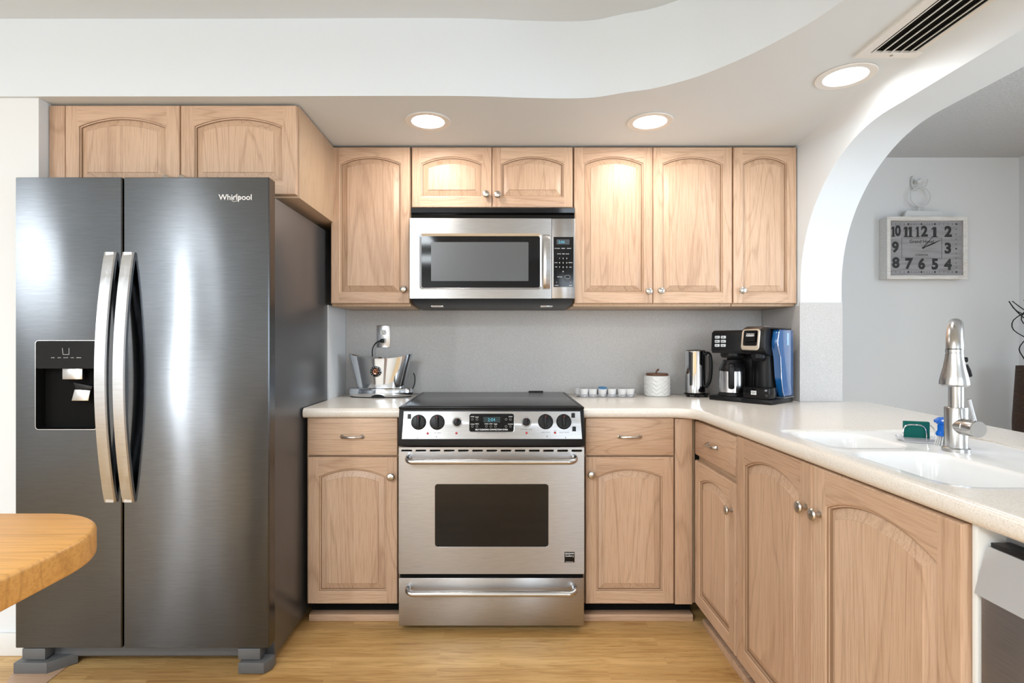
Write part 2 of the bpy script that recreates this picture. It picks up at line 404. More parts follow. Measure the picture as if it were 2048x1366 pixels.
for y in (vy0+.016, vy1-.016):
    bm = N(); lathe(bm, [(0, 0), (.005, 0), (.005, -.002), (0, -.003)], (vx0+(vx1-vx0)*.45, y, ZS-.008), 12, caps=False); build('screw', bm, nickel, t)

# ------------------------------------------------------------------ cabinet joinery
def arch_door(w, h, stile=.041, top=.042, bot=.047, rise=.034, arch=True, th=.02):
    """raised-panel door, local: x 0..w, z 0..h, front face at y=0, back at y=th. mats: 0 vertical, 1 horizontal"""
    bm = N(); c = .004
    def shape(d):
        x0, x1, z0 = stile+d, w-stile-d, bot+d
        cx = w/2; half = (w-2*stile)/2; R = (half*half+rise*rise)/(2*rise); zc = h-top-R
        r = R-d; pts = [(x0, z0), (x1, z0)]
        n = 20
        for k in range(n+1):
            x = x1+(x0-x1)*k/n; pts.append((x, zc+math.sqrt(max(r*r-(x-cx)**2, 0))))
        return pts
    def ring(pts, y): return loopverts(bm, [(p[0], y, p[1]) for p in pts])
    L0 = shape(0); n = len(L0)
    A = ring(L0, 0)
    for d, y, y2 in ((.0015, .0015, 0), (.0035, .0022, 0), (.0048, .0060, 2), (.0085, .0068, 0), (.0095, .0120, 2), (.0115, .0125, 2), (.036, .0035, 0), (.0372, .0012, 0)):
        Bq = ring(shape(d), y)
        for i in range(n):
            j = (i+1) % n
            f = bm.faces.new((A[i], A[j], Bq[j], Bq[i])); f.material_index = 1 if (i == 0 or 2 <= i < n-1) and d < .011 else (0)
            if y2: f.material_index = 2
        A = Bq
    f = bm.faces.new(A); f.material_index = 0
    # frame faces
    zt = h-c
    def q(pts, mi):
        f = bm.faces.new([bm.verts.new((p[0], 0, p[1])) for p in pts]); f.material_index = mi
    sl = [p for p in L0 if abs(p[0]-stile) < 1e-6]; zl = max(p[1] for p in sl)
    q([(c, c), (stile, c), (stile, bot), (stile, zl), (stile, zt), (c, zt)], 0)
    q([(w-stile, c), (w-c, c), (w-c, zt), (w-stile, zt), (w-stile, zl), (w-stile, bot)], 0)
    q([(stile, c), (w-stile, c), (w-stile, bot), (stile, bot)], 1)
    for k in range(2, n-1):
        a, b = L0[k], L0[k+1]; q([(a[0], a[1]), (a[0], zt), (b[0], zt), (b[0], b[1])], 1)
    # edges
    prev = None
    for x0, x1, z0, z1, y in ((c, w-c, c, zt, 0), (.0015, w-.0015, .0015, h-.0015, .0015), (0, w, 0, h, .005), (0, w, 0, h, th)):
        r = loopverts(bm, [(x0, y, z0), (x1, y, z0), (x1, y, z1), (x0, y, z1)])
        if prev: bridge(bm, prev, r)
        prev = r
    cap(bm, prev)
    bmesh.ops.remove_doubles(bm, verts=bm.verts, dist=1e-5)
    return bm
def slab(w, h, th=.02, c=.005):
    bm = N(); box(bm, 0, w, 0, th, 0, h, c, 1, 2); return bm
def knob_bm(p, d):
    bm = N(); p = Vector(p)
    lathe(bm, [(.009, 0), (.009, .002), (.0055, .004), (.005, .012), (.008, .016), (.0155, .019), (.0165, .022), (.014, .026), (.008, .0285), (0, .029)], p, 20, axis=d, caps=False)
    return bm
def pull_bm(p, d, u, w=.085):
    """arched bar pull centred at p, pointing out along d, running along u"""
    bm = N(); p, d, u = Vector(p), Vector(d), Vector(u); pts = []; rs = []
    for k in range(17):
        t = -1+2*k/16; pts.append(p+u*(t*w/2)+d*(.003+.020*(1-t*t)**.5 if abs(t) < 1 else .003)); rs.append(.0032+.0045*abs(t)**4+.002*(1-t*t))
    tube(bm, pts, rs, 10)
    for s in (-1, 1): lathe(bm, [(.0095, 0), (.0095, .002), (.006, .005), (0, .006)], p+u*s*w/2, 14, axis=d, caps=False)
    return bm
def put(bm, origin, rz=0):
    bm.transform(Matrix.Translation(origin) @ Matrix.Rotation(rz, 4, 'Z')); return bm
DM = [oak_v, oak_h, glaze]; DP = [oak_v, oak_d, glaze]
def add_door(t, x, y, z, w, h, rz=0, knob=None, **k):
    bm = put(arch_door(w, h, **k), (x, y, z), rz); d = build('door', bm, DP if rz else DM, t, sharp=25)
    if knob:
        p = Matrix.Translation((x, y, z)) @ Matrix.Rotation(rz, 4, 'Z') @ Vector((knob[0], 0, knob[1])); dr = Matrix.Rotation(rz, 3, 'Z') @ Vector((0, -1, 0))
        build('knob', knob_bm(p, dr), nickel, d)
    return d
def add_drawer(t, x, y, z, w, h, rz=0):
    d = build('drawer', put(slab(w, h), (x, y, z), rz), DP if rz else DM, t)
    R = Matrix.Translation((x, y, z)) @ Matrix.Rotation(rz, 4, 'Z'); R3 = Matrix.Rotation(rz, 3, 'Z')
    build('pull', pull_bm(R @ Vector((w/2, 0, h/2)), R3 @ Vector((0, -1, 0)), R3 @ Vector((1, 0, 0))), nickel, d)
def carcass(x0, x1, y0, y1, z0, z1):
    bm = N(); box(bm, x0, x1, y0, y1, z0, z1, .001); return bm

# wall cabinets
YW = 2.548; yb = YB-.001
zb, zt = H(607, YW), 2.112
def wall_cab(label, pxs, z0, z1, knobs, y=YW, x0=None, x1=None, group=None):
    xa = X(pxs[0][0], y) if x0 is None else x0; xb = X(pxs[-1][1], y) if x1 is None else x1
    t = thing('wall_cabinet', label, 'cabinet', ((xa+xb)/2, y+.02, z0-.012), group=group)
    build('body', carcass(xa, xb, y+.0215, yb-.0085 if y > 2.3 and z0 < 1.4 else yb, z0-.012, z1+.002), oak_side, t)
    for (a, b), kn in zip(pxs, knobs):
        xx0, xx1 = X(a, y)+.001, X(b, y)-.001
        kk = None
        if kn: kk = (X(kn[0], y)-xx0, H(kn[1], y)-z0)
        add_door(t, xx0, y, z0, xx1-xx0, z1-z0, knob=kk)
    return t
zt2 = H(294, YW)
wall_cab('tall single-door oak wall cabinet beside the refrigerator cabinet', [(661, 820)], zb, zt, [(808, 579)])
wall_cab('short two-door oak wall cabinet directly above the microwave', [(823, 984), (984, 1146)], H(415, YW), zt2, [(972, 390), (995, 391)])
wall_cab('wide two-door tall oak wall cabinet right of the microwave', [(1148, 1306), (1306, 1465)], zb, zt2, [(1296, 583), (1320, 582)])
wall_cab('narrow single-door tall oak wall cabinet next to the arch column', [(1467, 1594)], zb, zt2, [(1482, 581)])
# cabinet over the fridge
yf = 2.10; zf0, zf1 = H(389, yf), 2.112
xa, xb = -1.757, X(595, yf)
t = thing('refrigerator_cabinet', 'deep two-door oak cabinet mounted above the refrigerator', 'cabinet', ((xa+xb)/2, yf, zf0))
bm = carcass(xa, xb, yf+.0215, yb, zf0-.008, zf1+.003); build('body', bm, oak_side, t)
bm = N(); box(bm, xa, X(128, yf), yf+.004, yf+.021, zf0-.008, zf1, .002); build('filler_strip', bm, oak_v, t)
for a, b, kx in ((130, 359, 338), (361, 592, 370)):
    x0, x1 = X(a, yf), X(b, yf); add_door(t, x0, yf, zf0, x1-x0, zf1-zf0, knob=(X(kx, yf)-x0, H(361, yf)-zf0), stile=.05, top=.043, rise=.036, bot=.05)

# base cabinets, back run
YF = 2.27
zd0, zd1, zr0, zr1 = H(1208, YF), H(914, YF), H(911, YF), H(836, YF)
def base_cab(label, x0, x1, px, knob, filler=None):
    t = thing('base_cabinet', label, 'cabinet', ((x0+x1)/2, YF+.02, 0))
    build('body', carcass(x0, x1, YF+.0215, YB-.01, .085, .872), oak_side, t)
    bm = N(); box(bm, x0+.001, x1-.001, 2.345, 2.36, 0, .085); build('toe_kick', bm, dark_void, t)
    bm = N(); box(bm, x0+.002, x1-.002, 2.302, 2.344, 0, .03, .003); build('kick_strip', bm, oak_h, t)
    a, b = X(px[0], YF), X(px[1], YF)
    add_drawer(t, a, YF, zr0, b-a, zr1-zr0)
    add_door(t, a, YF, zd0, b-a, zd1-zd0, knob=(X(knob[0], YF)-a, H(knob[1], YF)-zd0), stile=.045, top=.048, bot=.05, rise=.034)
    if filler:
        bm = N(); box(bm, X(filler[0], YF), X(filler[1], YF), YF+.006, YF+.021, .085, .868, .002); build('filler_strip', bm, oak_v, t)
base_cab('oak base cabinet with one drawer between refrigerator and range', -.8175, -.4185, (615, 795), (783, 952))
base_cab('oak base cabinet with one drawer right of the range, in the corner', .349, .826, (1171, 1348), (1182, 948), (1351, 1386))

# base cabinets, peninsula run (fronts face -X)
XP = .8155; RZ = -PI/2
def pen(px): return XP*F/(px-VX)
def pen_body(t, y0, y1, hollow=False):
    if hollow:
        bm = N(); x0, x1 = XP+.0215, 1.44
        for q in ((x0, x0+.018, y0, y1, .085, .872), (x1-.012, x1, y0, y1, .085, .872), (x0+.018, x1-.012, y0, y0+.018, .085, .872), (x0+.018, x1-.012, y1-.018, y1, .085, .872), (x0+.018, x1-.012, y0+.018, y1-.018, .085, .103)): box(bm, *q)
        build('body', bm, oak_side, t)
    else: build('body', carcass(XP+.0215, 1.44, y0, y1, .085, .872), oak_side, t)
    bm = N(); box(bm, XP+.07, XP+.085, y0+.001, y1-.001, 0, .085); build('toe_kick', bm, dark_void, t)
    bm = N(); box(bm, XP+.035, XP+.069, y0+.001, y1-.001, 0, .03, .003); build('kick_strip', bm, oak_h, t)
y_a, y_b, y_c, y_d, y_e = 2.262, pen(1470), pen(1473), pen(1625), pen(1925)
t = thing('base_cabinet', 'narrow oak cabinet with drawer at the corner end of the peninsula', 'cabinet', (XP+.02, 2.07, 0))
pen_body(t, y_b-.003, 2.27)
add_drawer(t, XP, y_a, .722, y_a-y_b, .140, RZ)
add_door(t, XP, y_a, .100, y_a-y_b, .598, RZ, knob=((y_a-pen(1464)), .50), stile=.05, top=.045, bot=.05)
t = thing('sink_cabinet', 'wide two-door oak cabinet under the sink', 'cabinet', (XP+.02, 1.41, 0))
pen_body(t, y_e-.004, y_b-.0035, True)
add_door(t, XP, y_c, .100, y_c-y_d-.002, .768, RZ, knob=(y_c-pen(1612), .650), stile=.055, top=.048, bot=.055, rise=.042)
add_door(t, XP, y_d, .100, y_d-y_e, .768, RZ, knob=(y_d-pen(1640), .650), stile=.055, top=.048, bot=.055, rise=.042)

# ------------------------------------------------------------------ countertops
def offset_poly(pts, ins):
    """inset polygon (CCW) with a per-edge inset"""
    n = len(pts); out = []
    for i in range(n):
        p0, p1, p2 = Vector(pts[i-1]), Vector(pts[i]), Vector(pts[(i+1) % n])
        e1, e2 = (p1-p0).normalized(), (p2-p1).normalized()
        n1, n2 = Vector((-e1.y, e1.x)), Vector((-e2.y, e2.x)); d1, d2 = ins[i-1], ins[i]
        det = n1.x*n2.y-n1.y*n2.x
        if abs(det) < 1e-4: o = n1*((d1+d2)/2)
        else: o = Vector(((d1*n2.y-d2*n1.y)/det, (n1.x*d2-n2.x*d1)/det))
        out.append((p1.x+o.x, p1.y+o.y))
    return out
def slabtop(bm, pts, rnd, z0, z1, r, hole=None, hr=.006):
    """counter slab: rounded (bullnose) along the edges flagged in rnd"""
    m = (z1-z0); prof = []
    for k in range(7):
        a = math.radians(90*k/6); prof.append((r*(1-math.sin(a)), z1-r*(1-math.cos(a))))
    rb = min(r, m-r) if m > r else .004
    for k in range(6):
        a = math.radians(90*k/5); prof.append((rb*(1-math.cos(a)), z0+rb-rb*math.sin(a)))
    rings = []; first = True
    for d, z in prof:
        pp = offset_poly(pts, [d if f else 0 for f in rnd])
        if first:
            loops = [pp]+([hole] if hole else []); rr_ = fill(bm, loops, lambda p: (p[0], p[1], z)); rings.append(rr_[0]); first = False
            hv = rr_[1] if hole else None
        else: rings.append(loopverts(bm, [(p[0], p[1], z) for p in pp]))
    for a, b in zip(rings, rings[1:]): bridge(bm, a, b)
    loops = [pp]+([hole] if hole else [])
    rr_ = fill(bm, loops, lambda p: (p[0], p[1], z0)); bridge(bm, rings[-1], rr_[0])
    if hole: bridge(bm, hv, rr_[1])
    bmesh.ops.remove_doubles(bm, verts=bm.verts, dist=1e-6)
CT0, CT1 = .873, .914
bm = N()
p = [(-.8235, 2.252), (-.419, 2.252), (-.419, YB-.0085), (-.8235, YB-.0085)]
slabtop(bm, p, [1, 0, 0, 0], CT0, CT1, .018)
single('countertop', bm, counter_m, 'short cream speckled countertop between refrigerator and range', 'countertop', (-.62, 2.5, CT0))
# sink outline: rounded, wide at the near end
sink = [(.905, 1.70)]+arc(.905, 1.66, .04, 90, 180, 5)[1:]+[(.852, 1.42), (.843, 1.20)]+arc(.915, 1.09, .075, 180, 270, 7, .085)
sink += [(1.10, .995), (1.22, 1.0)]+arc(1.24, 1.10, .09, 270, 350, 6, .09)+[(1.35, 1.36), (1.375, 1.50), (1.372, 1.58)]+arc(1.32, 1.64, .05, 10, 90, 5, .06)
sink = sink[::-1]
# make sure the sink loop is clockwise/ccw-agnostic
bm = N()
p = [(.350, 2.252)]+[(.70, 2.252)]+[(.735, 2.247), (.762, 2.235), (.782, 2.215), (.795, 2.185), (.799, 2.14)]+[(.80, 1.5), (.805, 1.0), (.81, .30), (1.50, .30), (1.615, 1.67), (1.72, 2.50), (1.72, 2.5175), (XA-.0075, 2.5175), (XA-.0075, YB-.0085), (.350, YB-.0085)]
# reverse orientation check: polygon must be CCW for the inset
ar = sum(p[i][0]*p[(i+1) % len(p)][1]-p[(i+1) % len(p)][0]*p[i][1] for i in range(len(p)))
rnd = [1]*len(p)
for i in range(len(p)):
    a, b = p[i], p[(i+1) % len(p)]
    if abs(b[0]-.350) < 1e-6 and abs(a[0]-.350) < 1e-6: rnd[i] = 0
    if min(a[1], b[1]) > 2.517: rnd[i] = 0
if ar < 0:
    q_ = p[::-1]; n_ = len(p); rnd = [rnd[(n_-2-i) % n_] for i in range(n_)]; p = q_
slabtop(bm, p, rnd, CT0, CT1, .018, hole=sink)
single('countertop', bm, counter_m, 'long L-shaped cream countertop running along the peninsula around the sink', 'countertop', (1.1, 1.6, CT0))

# sink
t = thing('sink', 'white integrated double-bowl sink set into the peninsula countertop', 'sink', (1.1, 1.35, CT0-.16))
c0 = (sum(q[0] for q in sink)/len(sink), sum(q[1] for q in sink)/len(sink))
shr = [(c0[0]+(q[0]-c0[0])*.996, c0[1]+(q[1]-c0[1])*.996) for q in sink]
b1 = rrect(.885, 1.105, 1.425, 1.665, .055, 6); b2 = rrect(.875, 1.115, 1.035, 1.385, .06, 6)
bm = N(); zs = CT1-.004
rr_ = fill(bm, [shr, b1, b2], lambda q: (q[0], q[1], zs))
lo = loopverts(bm, [(q[0], q[1], CT0+.002) for q in shr]); bridge(bm, rr_[0], lo)
for vs, bp, dep in ((rr_[1], b1, .13), (rr_[2], b2, .17)):
    cx = sum(q[0] for q in bp)/len(bp); cyy = sum(q[1] for q in bp)/len(bp)
    prev = vs
    for d, z in ((.003, .001), (.007, .004), (.010, .010), (.014, .03), (.022, dep-.03), (.032, dep-.01), (.05, dep)):
        r = loopverts(bm, [(cx+(q[0]-cx)*(1-d/.12), cyy+(q[1]-cyy)*(1-d/.15), zs-z) for q in bp]); bridge(bm, prev, r); prev = r
    cap(bm, prev)
build('basin', bm, sink_m, t, sharp=50)
for x, y, z in ((.995, 1.545, zs-.13), (.995, 1.21, zs-.17)):
    bm = N(); lathe(bm, [(0, .001), (.03, .001), (.034, .003), (.040, .002), (.041, .0003)], (x, y, z), 28, caps=False); build('drain', bm, cool_st, t)

# faucet (spout swung towards the room)
fx, fy, fz = 1.168, 1.383, CT1-.0038
t = thing('faucet', 'brushed steel pull-down kitchen faucet standing on the white sink deck', 'faucet', (fx, fy, fz))
bm = N(); lathe(bm, [(.0, 0), (.0295, 0), (.0295, .008), (.026, .011), (.0245, .011), (.0245, .111), (.0235, .113), (0, .113)], (fx, fy, fz), 36, caps=False); build('body', bm, faucet_st, t)
dv = Vector((-fx, -fy+.05, 0)).normalized(); R_ = .082; zt_ = .262
pts = [(fx, fy, fz+.10), (fx, fy, fz+.20)]+[(fx+dv.x*R_*(1-math.cos(a)), fy+dv.y*R_*(1-math.cos(a)), fz+zt_+.0+R_*.72*math.sin(a)) for a in [PI*k/18 for k in range(19)]]
hx, hy = fx+dv.x*2*R_, fy+dv.y*2*R_
bm = N(); tube(bm, pts, .0160, 24); build('spout', bm, faucet_st, t)
bm = N(); lathe(bm, [(0, .262), (.0170, .262), (.0170, .2545), (.0163, .254), (.0163, .2525), (.0170, .252), (.0182, .240), (.0215, .220), (.0262, .200), (.0285, .188), (.0288, .180), (.0262, .176), (0, .177)], (hx, hy, fz), 32, caps=False)
sh = build('spray_head', bm, faucet_st, t)
sd = Vector((.95, -.3, 0)).normalized()
bm = N(); cyl(bm, Vector((hx, hy, fz+.238))+sd*.016, Vector((hx, hy, fz+.238))+sd*.024, .006, n=14)
tube(bm, [Vector((hx, hy, fz+.226))+sd*.020, Vector((hx, hy, fz+.212))+sd*.025, Vector((hx, hy, fz+.199))+sd*.031], [.006, .007, .004], 10); build('spray_button', bm, black_pl, sh)
hd = Vector((-.03, -1, 0)).normalized(); p0 = Vector((fx, fy, fz+.066))
bm = N(); lathe(bm, [(0, 0), (.0205, 0), (.0205, .036), (.0195, .037), (.0195, .0385), (.0205, .0395), (.0205, .066), (.0195, .068), (0, .068)], p0, 32, axis=hd, caps=False); hdl = build('valve', bm, faucet_st, t)
q0 = p0+hd*.054+Vector((0, 0, .018)); bm = N(); tube(bm, [q0, q0+Vector((-.013, 0, .054))], [.0058, .0045], 14); build('lever', bm, bright_st, t)

# sponge holder, sponge, brush
hx0, hy0 = X(1838, 1.515), 1.515
t = thing('sponge_holder', 'clear tray and wire sponge holder on the sink deck', 'sponge holder', (hx0, hy0, zs+.0003), -.35)
bm = N()
pr = rrect(-.055, .055, -.026, .026, .024, 6); prev = None
for s, z in ((.86, 0), (.97, .006), (1, .014), (.96, .014), (.90, .006), (.84, .004)):
    r = loopverts(bm, [(x*s, y*s, z) for x, y in pr]); 
    if prev: bridge(bm, prev, r)
    else: cap(bm, r[::-1])
    prev = r
cap(bm, prev); build('tray', bm, clear_pl, t, local=True)
bm = N()
def hoop(y, x0, x1, h): return smooth_pts([(x0, y, .005), (x0, y, h*.55), (x0+.003, y, h*.85), (x0+.014, y, h), (x1-.014, y, h), (x1-.003, y, h*.85), (x1, y, h*.55), (x1, y, .005)], 4)
tube(bm, hoop(-.016, -.042, .012, .048), .0018, 8); build('wire_loop', bm, chrome, t, local=True)
bm = N(); tube(bm, smooth_pts([(.043, .012, .005), (.041, .012, .030), (.032, .010, .044), (.024, .008, .048)], 4), .0018, 8); build('wire_loop', bm, chrome, t, local=True)
R = Matrix.Translation((hx0, hy0, zs+.0003)) @ Matrix.Rotation(-.35, 4, 'Z')
green_m = mat('green_scour_pad', (.0, .12, .10), .95); v = coords(green_m, (1, 1, 1)); bump(green_m, noise(green_m, v, 700, 3), .6, .002)
bm = N(); box(bm, -.038, .022, -.011, .003, .006, .057, .002)
bm.transform(R); single('sponge', bm, green_m, 'dark green scouring sponge upright in the wire holder', 'sponge', (hx0, hy0, zs+.006))
bx0, by0 = X(1893, 1.46), 1.46
t = thing('dish_brush', 'blue-handled dish brush with white bristles behind the faucet', 'brush', (bx0, by0, zs+.0003))
bm = N(); lathe(bm, [(0, .026), (.022, .026), (.024, .030), (.022, .036), (.0195, .040), (.0195, .056), (.027, .062), (.028, .067), (.018, .075), (0, .077)], (bx0, by0, zs), 24, caps=False); build('grip', bm, blue_soap, t)
bm = N()
for k in range(70):
    a = k*2.399; r = .015*math.sqrt((k+.5)/70); tube(bm, [(bx0+r*math.cos(a)*1.2, by0+r*math.sin(a)*1.2, zs+.028), (bx0+r*math.cos(a)*1.8, by0+r*math.sin(a)*1.8, zs+.0005)], .0011, 4)
o = build('bristles', bm, white_pl, t); o['kind'] = 'stuff'

# ------------------------------------------------------------------ refrigerator
FZ = 1.934
fl, fm0, fm1, fr_ = X(30, FZ), X(243.5, FZ), X(247, FZ), X(538, FZ); ft, fb = H(354, FZ), H(1297, FZ)
t = thing('refrigerator', 'tall grey stainless side-by-side refrigerator with ice and water dispenser', 'refrigerator', ((fl+fr_)/2, 2.4, 0))
bm = N(); box(bm, fl+.006, fr_-.004, 1.992, 2.80, .03, 1.725, .004); build('body', bm, fridge_side, t)
def fdoor(x0, x1, hole=None):
    bm = N(); loops = [rrect(x0, x1, fb, ft, .003, 2)]
    y0 = FZ+.004; o1 = loops[0]
    if hole: loops.append(hole)
    inner = [rrect(x0+.003, x1-.003, fb+.003, ft-.003, .002, 2)]+loops[1:]
    a = fill(bm, inner, lambda p: (p[0], FZ, p[1])); o = loopverts(bm, [(p[0], y0, p[1]) for p in o1]); bridge(bm, a[0], o)
    bk = loopverts(bm, [(p[0], 1.985, p[1]) for p in o1]); bridge(bm, o, bk)
    if hole:
        bh = loopverts(bm, [(p[0], 1.982, p[1]) for p in hole]); bridge(bm, a[1], bh); cap(bm, bh)
    cap(bm, bk); return bm
dx0, dx1, dz0, dz1 = X(70, FZ), X(195, FZ), H(860, FZ), H(680, FZ)
hole = rrect(dx0, dx1, dz0, dz1, .012, 4)
dl = build('freezer_door', fdoor(fl, fm0, hole), fridge_st, t, sharp=20)
dr = build('fridge_door', fdoor(fm1, fr_), fridge_st, t, sharp=20)
bm = N(); box(bm, fl+.012, fr_-.012, 1.984, 1.993, fb+.01, ft-.06, 0); build('gasket', bm, dark_void, t)
# dispenser
bm = N(); rh = rrect(dx0+.0008, dx1-.0008, dz0+.0008, dz1-.0008, .0115, 4); ri = rrect(dx0+.003, dx1-.003, dz0+.003, dz1-.003, .010, 4)
a = loopverts(bm, [(p[0], FZ-.001, p[1]) for p in rh]); b = loopverts(bm, [(p[0], FZ-.001, p[1]) for p in ri]); c = loopverts(bm, [(p[0], 1.976, p[1]) for p in ri]); bridge(bm, a, b); bridge(bm, b, c, 1); cap(bm, c, 1)
disp = build('dispenser', bm, [cool_st, dark_void], dl)
zc_ = H(737, FZ)
bm = N(); plate(bm, dx0+.003, dx1-.003, zc_, dz1-.003, FZ-.0005, FZ+.02, .009); build('control_panel', bm, black_gl, dl)
bm = N(); box(bm, X(121, FZ), X(161, FZ), FZ+.008, FZ+.02, H(759, FZ), zc_, .001); build('dispenser_spout', bm, cool_st, dl)
bm = N(); prism(bm, [(X(146, FZ), H(779, FZ)), (X(178, FZ), H(781, FZ)), (X(174, FZ), H(802, FZ)), (X(140, FZ), H(802, FZ))], FZ+.006, FZ+.012, 'y', bev=.002)
prism(bm, [(X(141, FZ), H(765, FZ)), (X(181, FZ), H(773, FZ)), (X(178, FZ), H(780, FZ)), (X(147, FZ), H(779, FZ))], FZ+.010, FZ+.03, 'y', mi=1, bev=.002)
build('paddle', bm, [cool_st, black_pl], dl)
bm = N(); gx = lambda p: X(p, FZ); gz = lambda p: H(p, FZ)
for k, s in enumerate(('FILTER', 'LIGHT', 'ICE TYPE', 'LOCK', 'DISPENSE')):
    txt(bm, s, .0042, (gx(106+k*13), FZ-.001, gz(715.5)), ext=.0002)
for a, b in ((125, 126.5), (138.5, 140)):
    tube(bm, [(gx(a), FZ-.001, gz(696)), (gx(b if a == 125 else a-.2), FZ-.001, gz(709))], .0006, 6)
tube(bm, [(gx(126.5), FZ-.001, gz(709)), (gx(138.5), FZ-.001, gz(709))], .0006, 6)
build('lettering', bm, white_ink, dl)
bm = N(); txt(bm, 'Whirlpool', .0285, (X(471, FZ), FZ-.0006, H(395, FZ)), ext=.0006, bold=.0003); 
tube(bm, smooth_pts([(X(475, FZ), FZ-.001, H(388, FZ)), (X(466, FZ), FZ-.001, H(396, FZ)), (X(466, FZ), FZ-.001, H(403, FZ)), (X(479, FZ), FZ-.001, H(400, FZ)), (X(478, FZ), FZ-.001, H(391, FZ))], 4), .0008, 6)
build('logo', bm, white_ink, dr)
def fhandle(px, par, flip):
    z0, z1 = H(1003, FZ), H(505, FZ); xc = X(px, FZ); bm = N(); n = 28; prev = None
    for k in range(n+1):
        s = k/n; bow = .050*math.sin(PI*s)**.85+.009; z = z0+(z1-z0)*s; y = FZ-bow
        r = loopverts(bm, [(xc-.0205, y, z), (xc+.0165, y-.001, z), (xc+.0205, y+.003, z), (xc+.0205, y+.014, z), (xc-.0205, y+.014, z)])
        if prev: bridge(bm, prev, r)
        else: cap(bm, r[::-1])
        prev = r
    cap(bm, prev)
    for z in (z0+.012, z1-.012): box(bm, xc-.014, xc+.014, FZ-.012, FZ, z-.012, z+.012)
    build('handle', bm, bright_st, par, sharp=25)
fhandle(224, dl, -1); fhandle(260, dr, 1)
# base grille, hinges and feet
bm = N(); box(bm, X(110, 2.0), X(480, 2.0), 1.99, 2.02, .035, .078, .002); build('base_grille', bm, grey_metal, t)
for (a, b, c2, d2) in ((26, 92, 44, 90), (476, 541, 476, 520)):
    bm = N(); xr, xl = X(b, 1.93), X(a, 1.93)
    prism(bm, [(xl, 1.932), (xr-.0 if a > 100 else xr, 1.932), (xr+(.015 if a > 100 else .06), 2.0), (xl+(-.0), 2.0)] if a < 100 else [(xl, 1.932), (xr-.025, 1.932), (xr-.006, 1.96), (xr-.006, 1.99), (xl, 1.99)], .003, .042, 'z', bev=.002)
    build('foot_cover', bm, grey_metal, t)
    bm = N(); box(bm, X(c2, 1.945), X(d2, 1.945), 1.945, 1.99, .046, .086, .002); build('hinge', bm, grey_metal, t)
    bm = N(); cyl(bm, ((xl+xr)/2, 1.965, .0), ((xl+xr)/2, 1.965, .05), .012); build('levelling_leg', bm, grey_metal, t)
for x in (fl+.05, fr_-.05):
    bm = N(); cyl(bm, (x, 2.6, 0), (x, 2.6, .04), .02); build('roller', bm, black_pl, t)
bm = N(); prism(bm, [(X(27, 1.88), 1.835), (X(92, 1.88), 1.83), (X(135, 1.98), 1.99), (X(60, 1.98), 2.02), (X(27, 1.98), 2.0)], .0003, .0028, 'z', mi=0)
single('floor_shim', bm, oak_h, 'thin loose laminate scrap on the floor below the refrigerator left foot', 'floor scrap', (-1.6, 1.9, 0))

# ------------------------------------------------------------------ range
RY = 2.21; xl, xr = -.4155, .3455; xc = (xl+xr)/2
t = thing('range', 'stainless steel slide-in electric range with black cooktop and five control knobs'.replace('five ', ''), 'range', (xc, 2.5, 0))
bm = N(); box(bm, xl+.004, xr-.004, 2.262, 2.86, .03, .905, .002); build('body', bm, black_pl, t)
for sx in (xl+.05, xr-.05):
    for yy in (2.33, 2.80):
        bm = N(); cyl(bm, (sx, yy, 0), (sx, yy, .035), .018); build('foot', bm, black_pl, t)
bm = N(); box(bm, xl+.001, xr-.001, 2.205, 2.868, .9165, .926, .004); ck = build('cooktop', bm, black_pl, t)
bm = N(); box(bm, xl+.022, xr-.022, 2.225, 2.845, .9262, .9285, .001); build('glass_top', bm, mat('ceramic_glass', (.03, .03, .032), .22), ck)
bm = N(); box(bm, X(1058, 2.8), X(1088, 2.8), 2.846, 2.862, .9262, .934, .003); build('rear_vent', bm, black_pl, ck)
# control panel (slanted)
pb, pt = Vector((0, 2.192, H(892, 2.192))), Vector((0, 2.222, .9155))
bm = N(); prism(bm, [(2.205, pb.z-.0), (2.192, pb.z), (2.190, pb.z+.012), (2.219, .9155), (2.262, .9155), (2.262, pb.z)], xl+.001, xr-.001, 'x', bev=.002); build('panel_housing', bm, black_pl, t)
sl_ = (Vector((0, 2.219, .9155))-Vector((0, 2.190, pb.z+.012))); sdir = sl_.normalized(); base_p = Vector((0, 2.190, pb.z+.012)); pn = Vector((0, -sdir.z, sdir.y))
def cp(px, py, off=0):
    o = Vector((0, 0, CH)); d = Vector(((px-VX)/F, 1, -(py-VY)/F)); tt = (base_p-o).dot(pn)/d.dot(pn); return o+d*tt+pn*off
ang = math.atan2(sdir.y, sdir.z)
PM = Matrix.Rotation(-ang, 4, 'X')
def ppoly(bm, pts, o0, o1, mi=0):
    a = loopverts(bm, [cp(x, y, o0) for x, y in pts]); b = loopverts(bm, [cp(x, y, o1) for x, y in pts]); bridge(bm, a, b, mi); cap(bm, a, mi); cap(bm, b, mi)
bm = N(); ppoly(bm, [(808, 823), (1160, 823), (1164, 878), (804, 878)], .0002, .0025); fp = build('control_panel', bm, range_st, t)
bm = N(); ppoly(bm, [(x, y) for x, y in rrect(939, 1027.5, 828, 863.5, 4)], .0026, .0045, 0); dsp = build('display_panel', bm, black_gl, fp)
bm = N(); rro = rrect(938.2, 1028.2, 827.2, 864.2, 4.5)
tube(bm, [cp(x, y, .003) for x, y in rro], .0012, 6, closed=True); build('display_bezel', bm, bright_st, fp)
bm = N(); ppoly(bm, [(967, 834), (1000, 834), (1000, 845), (967, 845)], .0046, .0049); build('display_window', bm, mat('display_glass', (.02, .04, .045), .1), dsp)
bm = N(); txt(bm, '2:04', .018, cp(983, 840, .0052), PM, ext=.0001); build('display_digits', bm, led_blue, dsp)
bm = N()
